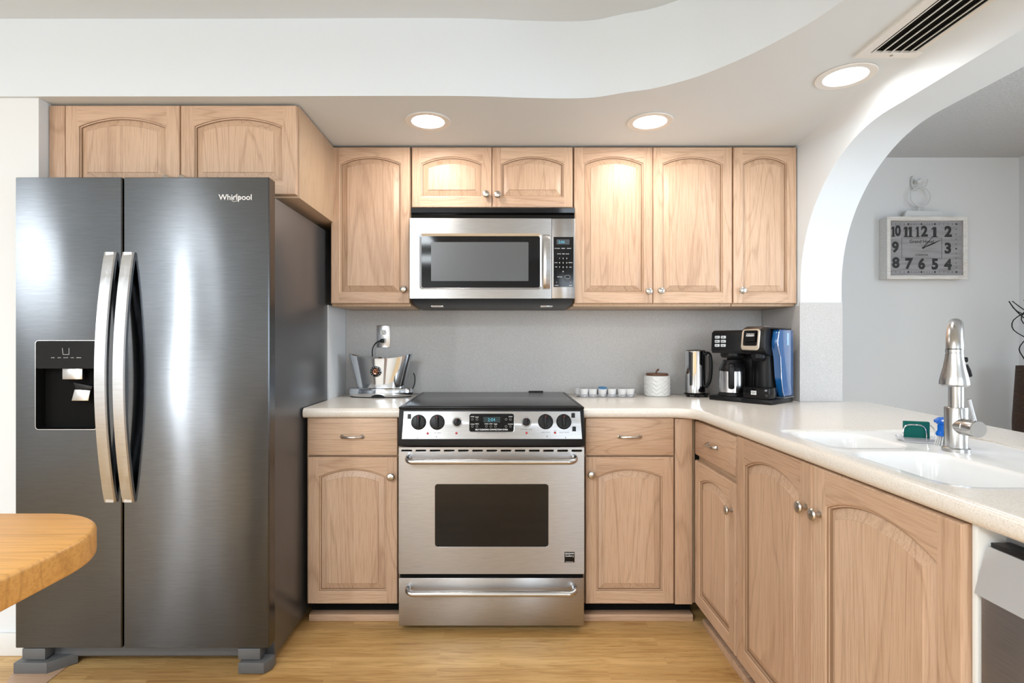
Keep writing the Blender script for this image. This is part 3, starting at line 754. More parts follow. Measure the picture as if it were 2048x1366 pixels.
for x, y in ((945, 839), (954, 839), (945, 853), (954, 853), (973, 853), (982, 853), (991, 853), (1012, 839), (1021, 839), (1012, 853), (1021, 853)):
    tube(bm, [cp(x+2.0*math.cos(a), y+2.0*math.sin(a), .0047) for a in [2*PI*k/12 for k in range(12)]], .0003, 4, closed=True)
for x, y, s in ((945, 833.5, 'OVEN'), (954, 834.5, 'BAKE'), (945, 848.5, 'CLEAN'), (954.5, 848, 'BROIL'), (973, 848, 'COOK'), (982, 848, 'STOP'), (991, 848.5, 'TIMER'), (1021, 833.5, 'CONV'), (1021, 848.5, 'CANCEL')):
    txt(bm, s, .0055, cp(x, y, .0048), PM, ext=.0001, bold=.0001)
txt(bm, 'SELF CLEANING CONVECTION OVEN', .0085, cp(983, 859.5, .0048), PM, ext=.0001, bold=.0002, sx=.92)
build('lettering', bm, white_ink, dsp)
for x, y, s in ((837, 866, 'LEFT FRONT'), (874.5, 866, 'LEFT REAR'), (1091.5, 865, 'RIGHT REAR'), (1128.5, 865, 'RIGHT FRONT'), (1053, 859, 'CONTROL LOCK'), (856, 862, 'ON'), (1110, 861, 'ON'), (983, 866, 'COOK WITH CONVECTION FOR BEST RESULTS')):
    bm = N(); txt(bm, s, .0062 if len(s) < 20 else .0055, cp(x, y, .0027), PM, ext=.0001); build('lettering', bm, grey_ink, fp)
for x, y in ((835, 876), (873, 874), (1094, 873), (1131, 875.5)):
    bm = N(); a = cp(x, y, .0025); cyl(bm, a, a+pn*.0006, .0022, n=10); build('panel_screw', bm, grey_ink, fp)
for x, y in ((855.5, 867), (913, 866.5), (1053, 866), (1110, 865.5)):
    bm = N(); a = cp(x, y, .0025); lathe(bm, [(0, .002), (.003, .002), (.0042, .001), (.0048, 0)], a, 14, axis=pn, caps=False); build('indicator_light', bm, red_m, fp)
for x, y in ((819, 833), (1146, 831), (1148, 858)):
    bm = N(); ppoly(bm, [(x-3.4, y-4.8), (x+3.4, y-4.8), (x+3.6, y+4.8), (x-3.6, y+4.8)], .0025, .006); build('rocker_switch', bm, black_pl, fp)
def rknob(x, y, r, small=False):
    a = cp(x, y, .0026); bm = N()
    lathe(bm, [(r, 0), (r, .002), (r*.93, .006), (r*.86, .008), (r*.60, .009), (0, .009)], a, 36, axis=pn, caps=False)
    # finger grip
    t2 = N(); box(t2, -r*.20, r*.20, -.024, -.008, -r*.72, r*.78, .003); t2.transform(Matrix.Translation(a) @ PM); merge(bm, t2)
    t2 = N(); box(t2, -.0007, .0007, -.0243, -.022, r*.5, r*.78); t2.transform(Matrix.Translation(a) @ PM); merge(bm, t2, 1)
    kb = build('knob', bm, [black_pl, red_m], fp)
    if small:
        bm = N(); lathe(bm, [(r*1.0, 0), (r*1.25, 0), (r*1.28, .001), (r*1.18, .003), (r*1.0, .003)], a, 32, axis=pn, caps=False); build('bezel', bm, chrome, kb)
    else:
        bm = N()
        for k in range(9):
            th = math.radians(20+k*40); 
            t2 = N(); box(t2, -.0006, .0006, -.0078, -.0055, r*.72, r*.88); t2.transform(Matrix.Translation(a) @ PM @ Matrix.Rotation(th, 4, 'Y')); merge(bm, t2)
        build('tick_marks', bm, white_ink, kb)
for x in (837.5, 874.5): rknob(x, 844.5, .031)
for x in (1091, 1127.5): rknob(x, 843.5, .031)
rknob(914.5, 844.5, .0165, True); rknob(1052.5, 844, .0165, True)
# oven door
z0, z1 = H(1148, RY), H(894.5, RY)
bm = N(); slots = []
for k in range(13):
    x = X(813.5+k*28.35, RY); slots.append(rrect(x-.0222/1, x+.0222, H(903.5, RY), H(899.5, RY), .0038, 4))
wx0, wx1, wz0, wz1 = X(870, RY), X(1097, RY), H(1094, RY), H(968, RY)
wh = rrect(wx0, wx1, wz0, wz1, .012, 5)
outp = rrect(xl+.001, xr-.001, z0, z1, .004, 3)
a = fill(bm, [outp, wh]+slots, lambda p: (p[0], RY, p[1])); bk = loopverts(bm, [(p[0], RY+.04, p[1]) for p in outp]); bridge(bm, a[0], bk); cap(bm, bk)
for vs, lp in zip(a[1:], [wh]+slots):
    w2 = loopverts(bm, [(p[0], RY+(.006 if lp is wh else .012), p[1]) for p in lp]); bridge(bm, vs, w2)
    if lp is not wh: cap(bm, w2, 1)
od = build('oven_door', bm, [range_st, dark_void], t, smooth=True, sharp=25)
bm = N(); prism(bm, rrect(wx0+.0005, wx1-.0005, wz0+.0005, wz1-.0005, .0115, 5), RY+.002, RY+.008); build('window', bm, smoke_gl, od)
bm = N()
for lp in slots: tube(bm, [(p[0], RY-.0003, p[1]) for p in lp], .0008, 5, closed=True)
tube(bm, [(p[0], RY, p[1]) for p in wh], .0008, 5, closed=True)
build('slot_rims', bm, bright_st, od)
def rhandle(py, par, px0=812, px1=1154, zo=.052):
    z = H(py, RY); a, b = X(px0, RY)+.012, X(px1, RY)-.012; y = RY-zo
    pts = [(a, RY, z+.010), (a, RY-.015, z+.010), (a, RY-.03, z+.008), (a+.006, y+.008, z+.003), (a+.022, y, z), (a+.04, y, z)]
    pts = smooth_pts(pts, 4)+[(xc, y, z)]+[(a+b-p[0], p[1], p[2]) for p in smooth_pts(pts, 4)[::-1]]
    bm = N(); tube(bm, pts, .0115, 16); build('handle', bm, cool_st, par)
rhandle(918, od)
bx_, bz_ = X(1129, RY), H(1125, RY)
bm = N(); box(bm, bx_, bx_+.041, RY-.002, RY, bz_, bz_+.043, .0006); bg = build('badge', bm, black_gl, od)
bm = N(); txt(bm, 'FRIGIDAIRE', .0072, (bx_+.0205, RY-.0022, bz_+.037), ext=.0001, bold=.0002); txt(bm, 'Gallery', .0125, (bx_+.0205, RY-.0022, bz_+.028), ext=.0001); txt(bm, 'PROFESSIONAL', .0048, (bx_+.0205, RY-.0022, bz_+.003), ext=.0001)
build('lettering', bm, white_ink, bg)
bm = N(); box(bm, xl+.004, xr-.004, RY+.012, 2.262, .03, z0-.001); build('drawer_recess', bm, dark_void, t)
bm = N(); box(bm, xl+.001, xr-.001, RY, RY+.0115, .029, H(1156, RY), .003); dw = build('storage_drawer', bm, range_st, t)
rhandle(1177, dw, zo=.048)

# ------------------------------------------------------------------ microwave
MY = 2.49; mx = lambda p: X(p, MY); mz = lambda p: H(p, MY)
t = thing('microwave', 'stainless over-the-range microwave with black keypad mounted above the range', 'microwave', (mx(985), 2.7, mz(597)))
bm = N(); box(bm, mx(822), mx(1148), MY+.035, YB-.0085, mz(603), H(415, YW)-.013, .003); build('body', bm, black_pl, t)
bm = N(); prism(bm, [(MY+.036, mz(415.5)), (MY+.002, mz(416)), (MY+.004, mz(425)), (MY+.022, mz(428)), (MY+.022, mz(434)), (MY+.036, mz(434))], mx(822), mx(1150), 'x'); build('vent_grille', bm, black_gl, t)
bm = N(); prism(bm, [(MY+.004, mz(597.5)), (MY+.036, mz(597.5)), (YB-.03, mz(606)), (YB-.03, mz(606)-.012), (MY+.06, mz(604)-.006)], mx(823), mx(1147), 'x'); un = build('underside', bm, black_pl, t)
for a in (855, 1085):
    bm = N(); zz = mz(604)-.008; box(bm, mx(a), mx(a)+.06, MY+.12, MY+.18, zz-.006, zz+.003, .002); build('task_lamp', bm, cool_st, un)
# door with window cut
o1 = [(mx(819.5), mz(436)), (mx(1103), mz(437)), (mx(1103), mz(597)), (mx(819.5), mz(597))]
ih = rrect(mx(839), mx(1083), mz(579), mz(467), .014, 5)
bm = N(); a = fill(bm, [o1, ih], lambda p: (p[0], MY, p[1])); b = loopverts(bm, [(p[0], MY+.034, p[1]) for p in o1]); bridge(bm, a[0], b); cap(bm, b)
c = loopverts(bm, [(p[0], MY+.006, p[1]) for p in ih]); bridge(bm, a[1], c)
md = build('door', bm, range_st, t, sharp=25)
bm = N(); ih2 = rrect(mx(843), mx(1080), mz(575), mz(472), .010, 5)
a = loopverts(bm, [(p[0], MY-.001, p[1]) for p in rrect(mx(839), mx(1083), mz(579), mz(467), .014, 5)]); b = loopverts(bm, [(p[0], MY+.003, p[1]) for p in ih2]); bridge(bm, a, b)
build('window_bezel', bm, bright_st, md)
bm = N(); prism(bm, ih2, MY+.0025, MY+.006); wn = build('window', bm, black_gl, md)
scr = mat('mesh_screen', (.085, .09, .095), .25)
bm = N(); prism(bm, rrect(mx(862), mx(1057), mz(562), mz(484), .003, 3), MY+.0015, MY+.0026); build('mesh_screen', bm, scr, wn)
bm = N(); n = 20; prev = None
for k in range(n+1):
    s = k/n; z = mz(578)+(mz(470)-mz(578))*s; y = MY-.010-.028*math.sin(PI*s)**.7
    r = loopverts(bm, [(mx(1086), y, z), (mx(1091), y-.004, z), (mx(1099.5), y, z), (mx(1099.5), y+.012, z), (mx(1086), y+.012, z)])
    if prev: bridge(bm, prev, r)
    else: cap(bm, r[::-1])
    prev = r
cap(bm, prev)
for z in (mz(575), mz(473)): box(bm, mx(1088), mx(1098), MY-.012, MY, z-.006, z+.006)
build('handle', bm, cool_st, md, sharp=25)
bm = N(); box(bm, mx(1103.6), mx(1150), MY, MY+.034, mz(597), mz(437), .002); cpn = build('control_panel', bm, range_st, t)
bm = N(); plate(bm, mx(1107), mx(1147), mz(574), mz(474), MY-.0015, MY, .002); kp = build('keypad', bm, black_gl, cpn)
bm = N(); plate(bm, mx(1113), mx(1139), mz(489), mz(479), MY-.002, MY-.0015, .002); build('display_window', bm, mat('grey_display', (.05, .06, .07), .2), kp)
bm = N(); txt(bm, '2:06', .017, (mx(1123), MY-.0022, mz(484.5)), ext=.0001, bold=.0002); build('display_digits', bm, led_blue, kp)
bm = N(); q = MY-.0017
for r, row in enumerate(('123', '456', '789', ' 0 ')):
    for c_, ch in enumerate(row):
        if ch != ' ': txt(bm, ch, .0085, (mx(1119+c_*7.2), q, mz(517+r*8.8)), ext=.0001, bold=.0002)
for x, y, s in ((1114.5, 497, 'POP CORN'), (1126.5, 497, 'REHEAT'), (1138, 497, 'DEFROST'), (1118, 508, 'POWER'), (1126.5, 508, 'TIMER'), (1134.5, 508, 'CLOCK'), (1112, 525.5, 'COOK'), (1112, 534, 'TIME'), (1141, 525.5, 'SENSOR'), (1141, 534.5, 'ADD'), (1119, 554, 'VENT FAN'), (1113, 571, 'CANCEL'), (1141, 571, 'START')):
    txt(bm, s, .0048, (mx(x), q, mz(y)), ext=.0001, bold=.0001)
tube(bm, [(mx(1135)+.0125*math.cos(a), q, mz(554)+.0085*math.sin(a)) for a in [2*PI*k/16 for k in range(16)]], .0005, 4, closed=True)
for x in (1113, 1141): tube(bm, [(mx(x), q, mz(563)), (mx(x)-.002, q, mz(566)), (mx(x)+.002, q, mz(566))], .0005, 4, closed=True)
build('lettering', bm, white_ink, kp)

# ------------------------------------------------------------------ dishwasher
yd1, yd0 = y_e-.018, y_e-.018-.60
t = thing('dishwasher', 'stainless dishwasher with pale control strip at the near end of the peninsula', 'dishwasher', (1.1, (yd0+yd1)/2, 0))
bm = N(); box(bm, XP+.06, 1.42, yd0, yd1, .03, .862, .002); build('tub', bm, mat('tub_grey', (.25, .26, .28), .4), t)
bm = N(); box(bm, XP+.012, XP+.058, yd0, yd1-.004, .09, H(1165, 1)+.005 if False else .752, .003); build('door_panel', bm, steel('dishwasher_steel', (.36, .34, .33), .33, .6), t)
bm = N(); prism(bm, [(XP+.000, .757), (XP+.012, .752), (XP+.058, .752), (XP+.058, .838), (XP+.022, .838)], yd0, yd1-.004, 'y', bev=.002); dcp = build('control_strip', bm, mat('satin_silver', (.55, .55, .56), .4, .3), t)
bm = N(); box(bm, XP+.024, XP+.058, yd0+.01, yd1-.01, .8385, .846, .001); build('latch_trim', bm, black_pl, t)
bm = N(); sl2 = math.atan2(.022, .081)
M2 = Matrix.Rotation(-PI/2, 4, 'Z') @ Matrix.Rotation(-sl2, 4, 'X')
txt(bm, 'SilencePlus 50 dBA', .0135, (XP+.0098, yd1-.072, .790), M2, ext=.0002, bold=.0002); build('lettering', bm, grey_ink, dcp)
for x in (1.0, 1.35):
    for y in (yd0+.05, yd1-.05):
        bm = N(); cyl(bm, (x, y, 0), (x, y, .035), .015); build('foot', bm, black_pl, t)
bm = N(); box(bm, XP+.075, XP+.085, yd0, yd1, .004, .085); build('toe_kick', bm, dark_void, t)
bm = N(); box(bm, XP+.012, 1.43, y_e-.016, y_e-.0055, 0, .871, .001); single('end_panel', bm, white_pl, 'thin white filler panel between the sink cabinet and the dishwasher', 'panel', (1.1, y_e-.01, 0))
# peninsula's near end gable
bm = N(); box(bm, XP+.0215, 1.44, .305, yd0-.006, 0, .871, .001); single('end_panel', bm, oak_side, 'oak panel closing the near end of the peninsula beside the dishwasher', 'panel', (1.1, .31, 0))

# ------------------------------------------------------------------ butcher block table
TX, TY, TZ = -.567, .853, H(1025, .853)
t = thing('butcher_block_table', 'orange-toned butcher block table top with rounded corner in the left foreground', 'table', (-.95, .45, 0))
out = [(-1.5, .0), (TX-.12, .0)]+arc(TX-.10, .10, .10, -90, 0, 8)+[(TX, TY-.17)]+arc(TX-.14, TY-.14, .14, 0, 90, 14)+[(-1.5, TY)]
bm = N(); slabtop(bm, out, [1]*len(out), TZ-.040, TZ, .006)
for f in bm.faces: f.smooth = True
build('tabletop', bm, block, t)
for x, y in ((-.84, .72), (-.84, .14), (-1.4, .72), (-1.4, .14)):
    bm = N(); box(bm, x-.03, x+.03, y-.03, y+.03, 0, TZ-.0405, .004); build('leg', bm, base_m, t)

# ------------------------------------------------------------------ counter objects
zc = CT1+.0003
# outlet
ox0, ox1, oz0, oz1 = X(753.5, 2.88), X(780.5, 2.88), H(695, 2.88), H(651, 2.88); oc = (ox0+ox1)/2; om = (oz0+oz1)/2
t = thing('wall_outlet', 'steel duplex electrical outlet on the backsplash above the toaster', 'outlet', (oc, YB-.008, om))
bm = N(); prism(bm, [(ox0, oz0), (ox1, oz0), (ox1, oz1), (ox0, oz1)], YB-.0125, YB-.0083, 'y', bev=.0025); cpz = build('cover_plate', bm, cool_st, t)
for dz in (.022, -.022):
    bm = N(); plate(bm, oc-.0165, oc+.0165, om+dz-.014, om+dz+.014, YB-.0145, YB-.0124, .011)
    for sx, hh in ((-.006, .004), (.006, .0035)): box(bm, oc+sx-.0009, oc+sx+.0009, YB-.0148, YB-.0144, om+dz+.001, om+dz+.001+2*hh, mi=1)
    cyl(bm, (oc, YB-.0148, om+dz-.006), (oc, YB-.0144, om+dz-.006), .002, n=10, mi=1); build('receptacle', bm, [white_pl, black_ink], t)
bm = N(); lathe(bm, [(0, .001), (.0025, .001), (.003, 0)], (oc, YB-.0126, om), 12, axis=(0, -1, 0), caps=False); build('screw', bm, nickel, t)

# toaster
tx, ty = X(759.5, 2.72), 2.745
t = thing('toaster', 'polished chrome toaster with flared sides and round dial on the left countertop', 'toaster', (tx, ty, zc))
W, D = .163, .062
bm = N(); lathe(bm, [(0, 0), (.94, 0), (.94, .0045), (0, .0045)], (tx, ty, zc), 56, sx=W, sy=D*1.15, caps=False); build('rubber_foot', bm, black_pl, t)
bm = N(); lathe(bm, [(0, .0046), (.965, .0046), (.985, .007), (1.0, .014), (1.0, .034), (.97, .043), (.90, .047), (0, .048)], (tx, ty, zc), 56, sx=W, sy=D*1.15, caps=False); build('base', bm, chrome, t)
bm = N(); prism(bm, [(tx-.035, zc+.0005)]+[(tx+.035*math.cos(a), zc+.0005+.017*math.sin(a)) for a in [PI-PI*k/10 for k in range(11)]], ty-D*1.15*1.004, ty-D*.9, 'y'); build('crumb_tray', bm, black_pl, t)
bm = N(); n = 56; prev = None; rows = 16
def tring(s, inset=0):
    hh = .172
    pts = []
    for k in range(n):
        a = 2*PI*k/n; ca, sa = math.cos(a), math.sin(a)
        wx = .118+.038*s+.006*s*s; dy = .050+.006*s
        top = hh*s-(.024*(1-abs(ca)**2))*s**2
        pts.append((tx+(wx-inset)*math.copysign(abs(ca)**.8, ca), ty+(dy-inset)*math.copysign(abs(sa)**.8, sa), zc+.0475+top))
    return pts
for k in range(rows+1):
    r = loopverts(bm, tring(k/rows))
    if prev: bridge(bm, prev, r)
    else: cap(bm, r[::-1])
    prev = r
for i in (.003, .006):
    pts = [(x, y, z-(.0 if i < .005 else .006)) for x, y, z in tring(1, i)]; r = loopverts(bm, pts); bridge(bm, prev, r); prev = r
cap(bm, prev); build('body', bm, chrome, t, sharp=40)
bm = N()
for s in (-1, 1): box(bm, tx-.07, tx+.07, ty+s*.018-.009, ty+s*.018+.009, zc+.185, zc+.1955, .001)
build('bread_slots', bm, black_pl, t)
dz_ = H(743, 2.69); dxx = X(752, 2.69); dyy = ty-.0545
bm = N(); lathe(bm, [(.0285, -.006), (.0285, .004), (.027, .007), (.019, .0075)], (dxx, dyy, dz_), 32, axis=(0, -1, 0), caps=False); dial = build('dial', bm, chrome, t)
bm = N(); lathe(bm, [(.0265, .0072), (.0255, .0078), (.0155, .0080), (.015, .0074)], (dxx, dyy, dz_), 32, axis=(0, -1, 0), caps=False); build('scale_ring', bm, black_gl, dial)
bm = N()
for k in range(11):
    a = math.radians(40+k*28); cyl(bm, (dxx+.0218*math.sin(a), dyy-.0079, dz_-.0218*math.cos(a)), (dxx+.0218*math.sin(a), dyy-.0084, dz_-.0218*math.cos(a)), .0019, n=8)
build('scale_marks', bm, white_ink, dial)
bm = N(); lathe(bm, [(.0150, .007), (.0150, .011), (.013, .0125), (.0085, .0115), (.007, .013), (0, .0145)], (dxx, dyy, dz_), 28, axis=(0, -1, 0), caps=False); build('centre_button', bm, mat('copper_tinted_metal', (.30, .14, .09), .2, 1.0), dial)
bm = N(); box(bm, oc-.0115, oc+.007, YB-.040, YB-.0150, om-.034, om-.012, .004)
pl = [(oc-.008, YB-.034, om-.023), (oc-.020, YB-.036, om-.026), (oc-.036, YB-.040, om-.038), (oc-.047, YB-.045, om-.058), (oc-.050, YB-.050, om-.085), (oc-.045, YB-.055, om-.13), (oc-.03, YB-.053, om-.19), (oc+.0, YB-.050, om-.235), (tx+.05, YB-.045, zc+.03), (tx+.05, YB-.05, zc+.012)]
tube(bm, smooth_pts(pl, 5), .0032, 8); build('power_cord', bm, black_pl, t)
bm = N(); tube(bm, smooth_pts([(tx+.135, ty+.035, zc+.010), (tx+.150, ty+.045, zc+.03), (tx+.163, ty+.05, zc+.06), (tx+.165, ty+.05, zc+.095), (tx+.158, ty+.05, zc+.118)], 5), .0030, 8); build('lift_lever', bm, black_pl, t)

# coffee pods in a clear tray
tx0, ty0 = X(1211, 2.74), 2.745
t = thing('pod_tray', 'shallow clear plastic tray of single-serve coffee pods beside the range', 'tray', (tx0, ty0, zc))
bm = N(); prev = None; pr = rrect(-.150, .150, -.045, .045, .012, 4)
for s, z in ((.90, 0), (.92, .006), (.95, .013), (1.04, .014), (1.04, .0155), (.94, .014), (.91, .006), (.885, .002)):
    r = loopverts(bm, [(tx0+x*s, ty0+y*s*(1 if s < 1 else .99), zc+z) for x, y in pr])
    if prev: bridge(bm, prev, r)
    else: cap(bm, r[::-1])
    prev = r
cap(bm, prev)
build('tray_shell', bm, clear_pl, t)
foil = mat('foil_lid', (.72, .72, .72), .35, .6); foil2 = mat('grey_foil_lid', (.42, .42, .44), .35, .6); foilb = mat('blue_printed_lid', (.02, .22, .50), .35)
cup_m = mat('white_pod_cup', (.80, .80, .80), .4)
def pod(x, y, lid, label, group, tilt=0):
    t = thing('coffee_pod', label, 'coffee pod', (x, y, zc+.0027), group=group)
    t.rotation_euler = (tilt, 0, 0)
    if tilt: t.location.z += .0045
    bm = N(); lathe(bm, [(0, 0), (.017, 0), (.0185, .002), (.0225, .037), (.0228, .038), (.0245, .039), (.0245, .0405), (0, .041)], (0, 0, 0), 28, caps=False); build('cup', bm, cup_m, t, local=True)
    bm = N(); lathe(bm, [(0, .0416), (.0232, .0416), (.0235, .0408)], (0, 0, 0), 28, caps=False); build('lid', bm, lid, t, local=True)
    return t
for k, px in enumerate((1168, 1185.5, 1204.5, 1223.5, 1244, 1260)):
    pod(X(px, 2.722), 2.722, foilb if k == 2 else foil2, 'white coffee pod with a blue printed lid in the front row of the tray' if k == 2 else 'white coffee pod with a plain grey lid in the front row of the tray', 'coffee pods in the front row' if k != 2 else None, .22 if k == 2 else 0)
for k, px in enumerate((1158, 1177, 1195.5, 1214, 1234.5, 1252)):
    pod(X(px, 2.769), 2.769, foil, 'white coffee pod with a pale foil lid in the back row of the tray', 'coffee pods in the back row')

# canister
cx0, cy0 = X(1317.5, 2.76), 2.79
cer = mat('white_ceramic', (.80, .80, .78), .3); v = coords(cer, (1, 1, 1), False)
t = thing('canister', 'white embossed ceramic canister with a round dark wooden lid', 'canister', (cx0, cy0, zc))
bm = N(); n = 96; prev = None; rws = 48
for j in range(rws+1):
    z = .105*j/rws; r0 = .063-(.006 if j in (0, rws) else (.001 if j in (1, rws-1) else 0)); pts = []
    for k in range(n):
        a = 2*PI*k/n; u = (a*10/(2*PI)) % 1; tri = abs(u-.5)*2; ph = (z/.021+tri*.8) % 1
        e = .0030*max(0, 1-abs(ph-.5)*3.0) if 3 < j < rws-3 else 0
        pts.append((cx0+(r0+e)*math.cos(a), cy0+(r0+e)*math.sin(a), zc+z))
    r = loopverts(bm, pts)
    if prev: bridge(bm, prev, r)
    else: cap(bm, r[::-1])
    prev = r
cap(bm, prev); build('jar', bm, cer, t, sharp=60)
bm = N(); lathe(bm, [(0, .1055), (.054, .1055), (.056, .108), (.056, .114), (.053, .117), (0, .117)], (cx0, cy0, zc), 36, caps=False)
tube(bm, [(cx0-.006, cy0, zc+.115), (cx0-.003, cy0, zc+.125), (cx0+.004, cy0, zc+.134), (cx0+.010, cy0, zc+.137)], [.005, .0045, .0055, .004], 10); build('lid', bm, lidwood, t)

# kettle
kx, ky = X(1397, 2.73), 2.755
t = thing('electric_kettle', 'tall chrome kettle with black handle standing behind the coffee maker', 'kettle', (kx, ky, zc))
bm = N()
lathe(bm, [(0, .012), (.062, .012), (.064, .014), (.062, .018), (0, .018)], (kx, ky, zc), 36, caps=False)
for k in range(6):
    a = k*PI/3+.3; cyl(bm, (kx+.05*math.cos(a), ky+.05*math.sin(a), zc), (kx+.05*math.cos(a), ky+.05*math.sin(a), zc+.013), .006, n=10)
build('power_base', bm, black_gl, t)
bm = N(); lathe(bm, [(0, .019), (.052, .019), (.053, .023), (.0535, .06), (.053, .225), (.055, .232), (.053, .234), (.050, .228), (0, .224)], (kx-.005, ky, zc), 40, caps=False); build('body', bm, chrome, t)
bm = N(); lathe(bm, [(0, .2275), (.048, .2275), (.046, .236), (.0, .240)], (kx-.005, ky, zc), 32, caps=False); build('lid', bm, black_pl, t)
hd2 = Vector((.62, -.78, 0)).normalized(); kc = Vector((kx-.005, ky, zc))
bm = N(); tube(bm, smooth_pts([kc+hd2*.052+Vector((0, 0, .215)), kc+hd2*.067+Vector((0, 0, .222)), kc+hd2*.080+Vector((0, 0, .205)), kc+hd2*.084+Vector((0, 0, .15)), kc+hd2*.078+Vector((0, 0, .09)), kc+hd2*.062+Vector((0, 0, .058)), kc+hd2*.052+Vector((0, 0, .055))], 5), .0085, 12); hk = build('handle', bm, black_pl, t)
bm = N(); a = kc+hd2*.072+Vector((0, -.006, .213)); lathe(bm, [(0, .004), (.004, .003), (.005, 0)], a, 12, axis=(-.3, -1, 0), caps=False); build('rivet', bm, chrome, hk)

# coffee maker
org = Vector((.998, 2.592, zc)); rz = -math.radians(50.4)
t = thing('coffee_maker', 'black dual coffee maker with carafe and smoky water tank painted daylight blue on the right countertop', 'coffee maker', org, rz)
def L(name, bm, m, par=None, **k): return build(name, bm, m, par or t, local=True, **k)
bm = N(); box(bm, 0, .165, .01, .205, 0, .022, .004); box(bm, .160, .298, .0, .222, 0, .022, .004); L('base', bm, black_pl)
bm = N(); lathe(bm, [(0, .022), (.058, .022), (.060, .024), (.060, .034), (.056, .036), (0, .036)], (.082, .072, 0), 36, caps=False); L('warming_plate', bm, black_pl)
bm = N(); box(bm, .012, .150, .150, .205, .022, .245, .01, seg=3); box(bm, .150, .262, .120, .205, .022, .245, .01, seg=3)
lathe(bm, [(0, .03), (.052, .03), (.052, .245), (0, .245)], (.215, .135, 0), 30, caps=False); L('tower', bm, black_pl)
# left head with keypad
bm = N(); prism(bm, [(.018, .225), (.008, .238), (.014, .322), (.030, .332), (.205, .335), (.205, .225)], -.0+.010, .205, 'x', bev=.006)
lathe(bm, [(0, .200), (.045, .203), (.052, .212), (.052, .226), (0, .226)], (.082, .075, 0), 30, caps=False)
hd = L('brew_head', bm, black_pl)
keys = mat('backlit_key', (.62, .66, .70), .4)
for r in range(3):
    for c in range(2):
        bm = N(); x = .030+c*.030; z = .300-r*.0195
        y = .0125-(.0062-.003*((z-.238)/.09))
        box(bm, x, x+.024, y, y+.006, z-.0065, z+.0065, .002); kk = L('button', bm, keys, hd)
        bm = N(); txt(bm, (('BOLD', 'REG'), ('MENU', 'PROG'), ('POT', 'CUP'))[r][c], .0058, (x+.012, y-.0003, z), ext=.0002, bold=.0002)
        build('button_lettering', bm, black_ink, hd, local=True)
# right single-serve head
bm = N(); prism(bm, [(.000, .240), (-.004, .252), (.010, .330), (.040, .345), (.205, .340), (.205, .225), (.06, .215), (.02, .225)], .158, .268, 'x', bev=.006)
lathe(bm, [(0, .190), (.02, .190), (.034, .205), (.034, .225), (0, .225)], (.213, .06, 0), 24, caps=False); rh_ = L('pod_head', bm, black_pl)
# chrome surround: follows sloping face
def hp(x, z, o): 
    y = -.004+(z-.252)*(.014/.078); return (x, y-o, z)
bm = N(); A_ = rrect(.163, .247, .240, .336, .014, 5); B_ = rrect(.176, .236, .262, .328, .006, 5)
def ctr(l): return l
ra = loopverts(bm, [hp(x, z, .001) for x, z in A_]); rb_ = loopverts(bm, [hp(x, z, .006) for x, z in rrect(.166, .244, .244, .333, .013, 5)]); rc = loopverts(bm, [hp(x, z, .006) for x, z in rrect(.174, .238, .260, .330, .007, 5)]); rd = loopverts(bm, [hp(x, z, -.002) for x, z in B_])
bridge(bm, ra, rb_); bridge(bm, rb_, rc); bridge(bm, rc, rd); sb = L('trim_plate', bm, mat('satin_nickel_trim', (.72, .64, .54), .28, 1.0), rh_)
bm = N(); r0 = loopverts(bm, [hp(x, z, .001) for x, z in B_]); cap(bm, r0)
r1 = loopverts(bm, [hp(x, z, .001) for x, z in rrect(.181, .231, .276, .324, .004, 4)]); r2 = loopverts(bm, [hp(x, z, .010) for x, z in rrect(.183, .229, .279, .322, .004, 4)]); bridge(bm, r1, r2); cap(bm, r2)
L('pod_lever', bm, black_gl, rh_)
bm = N(); a = hp(.206, .313, .0104); M3 = Matrix.Rotation(-math.atan2(.014, .078), 4, 'X')
txt(bm, 'Hamilton Beach', .0068, a, M3, ext=.0002, bold=.0002, sx=.8); a = hp(.206, .305, .0104); txt(bm, 'FLEXBREW', .0085, a, M3, ext=.0002, bold=.0003, sx=.9); L('logo', bm, white_ink, rh_)
bm = N(); prism(bm, [(.012, .336), (.050, .3485), (.12, .347), (.12, .344), (.05, .3455), (.014, .332)], .166, .246, 'x'); L('top_trim', bm, bright_st, rh_)
# pod/cup rest drawer box
bm = N(); box(bm, .168, .288, .004, .080, .022, .074, .005); dt = L('cup_rest', bm, black_gl)
bm = N(); box(bm, .206, .230, .0025, .0038, .040, .058, .0005); lb = L('sticker', bm, white_pl, dt)
bm = N(); txt(bm, 'SINGLE', .0062, (.218, .0020, .052), ext=.0001, bold=.0002); txt(bm, 'SERVE', .0055, (.218, .0020, .045), ext=.0001); L('sticker_lettering', bm, black_ink, dt)
# water tank on the right side
bm = N(); side = [(.125, .030), (.110, .052), (.095, .110), (.085, .210), (.062, .255), (.055, .275), (.070, .325), (.078, .333), (.222, .333), (.222, .030)]
prism(bm, side, .2715, .300, 'x', bev=.005); tk = L('water_tank', bm, tank_daylight)
bm = N(); prism(bm, [(y, z) for y, z in [(.112, .0225), (.122, .028), (.222, .028), (.222, .0225)]], .270, .302, 'x'); L('tank_base', bm, grey_metal)
bm = N(); tube(bm, [(.2995, y, z) for y, z in side[:8]], .0016, 6); L('tank_edge', bm, chrome, tk)
bm = N(); box(bm, .2995, .3012, .150, .172, .262, .318, .0005); L('level_label', bm, mat('pale_blue_label', (.35, .55, .75), .4), tk)
bm = N(); box(bm, .262, .300, .06, .203, .3335, .340, .003); L('tank_lid', bm, black_pl, tk)
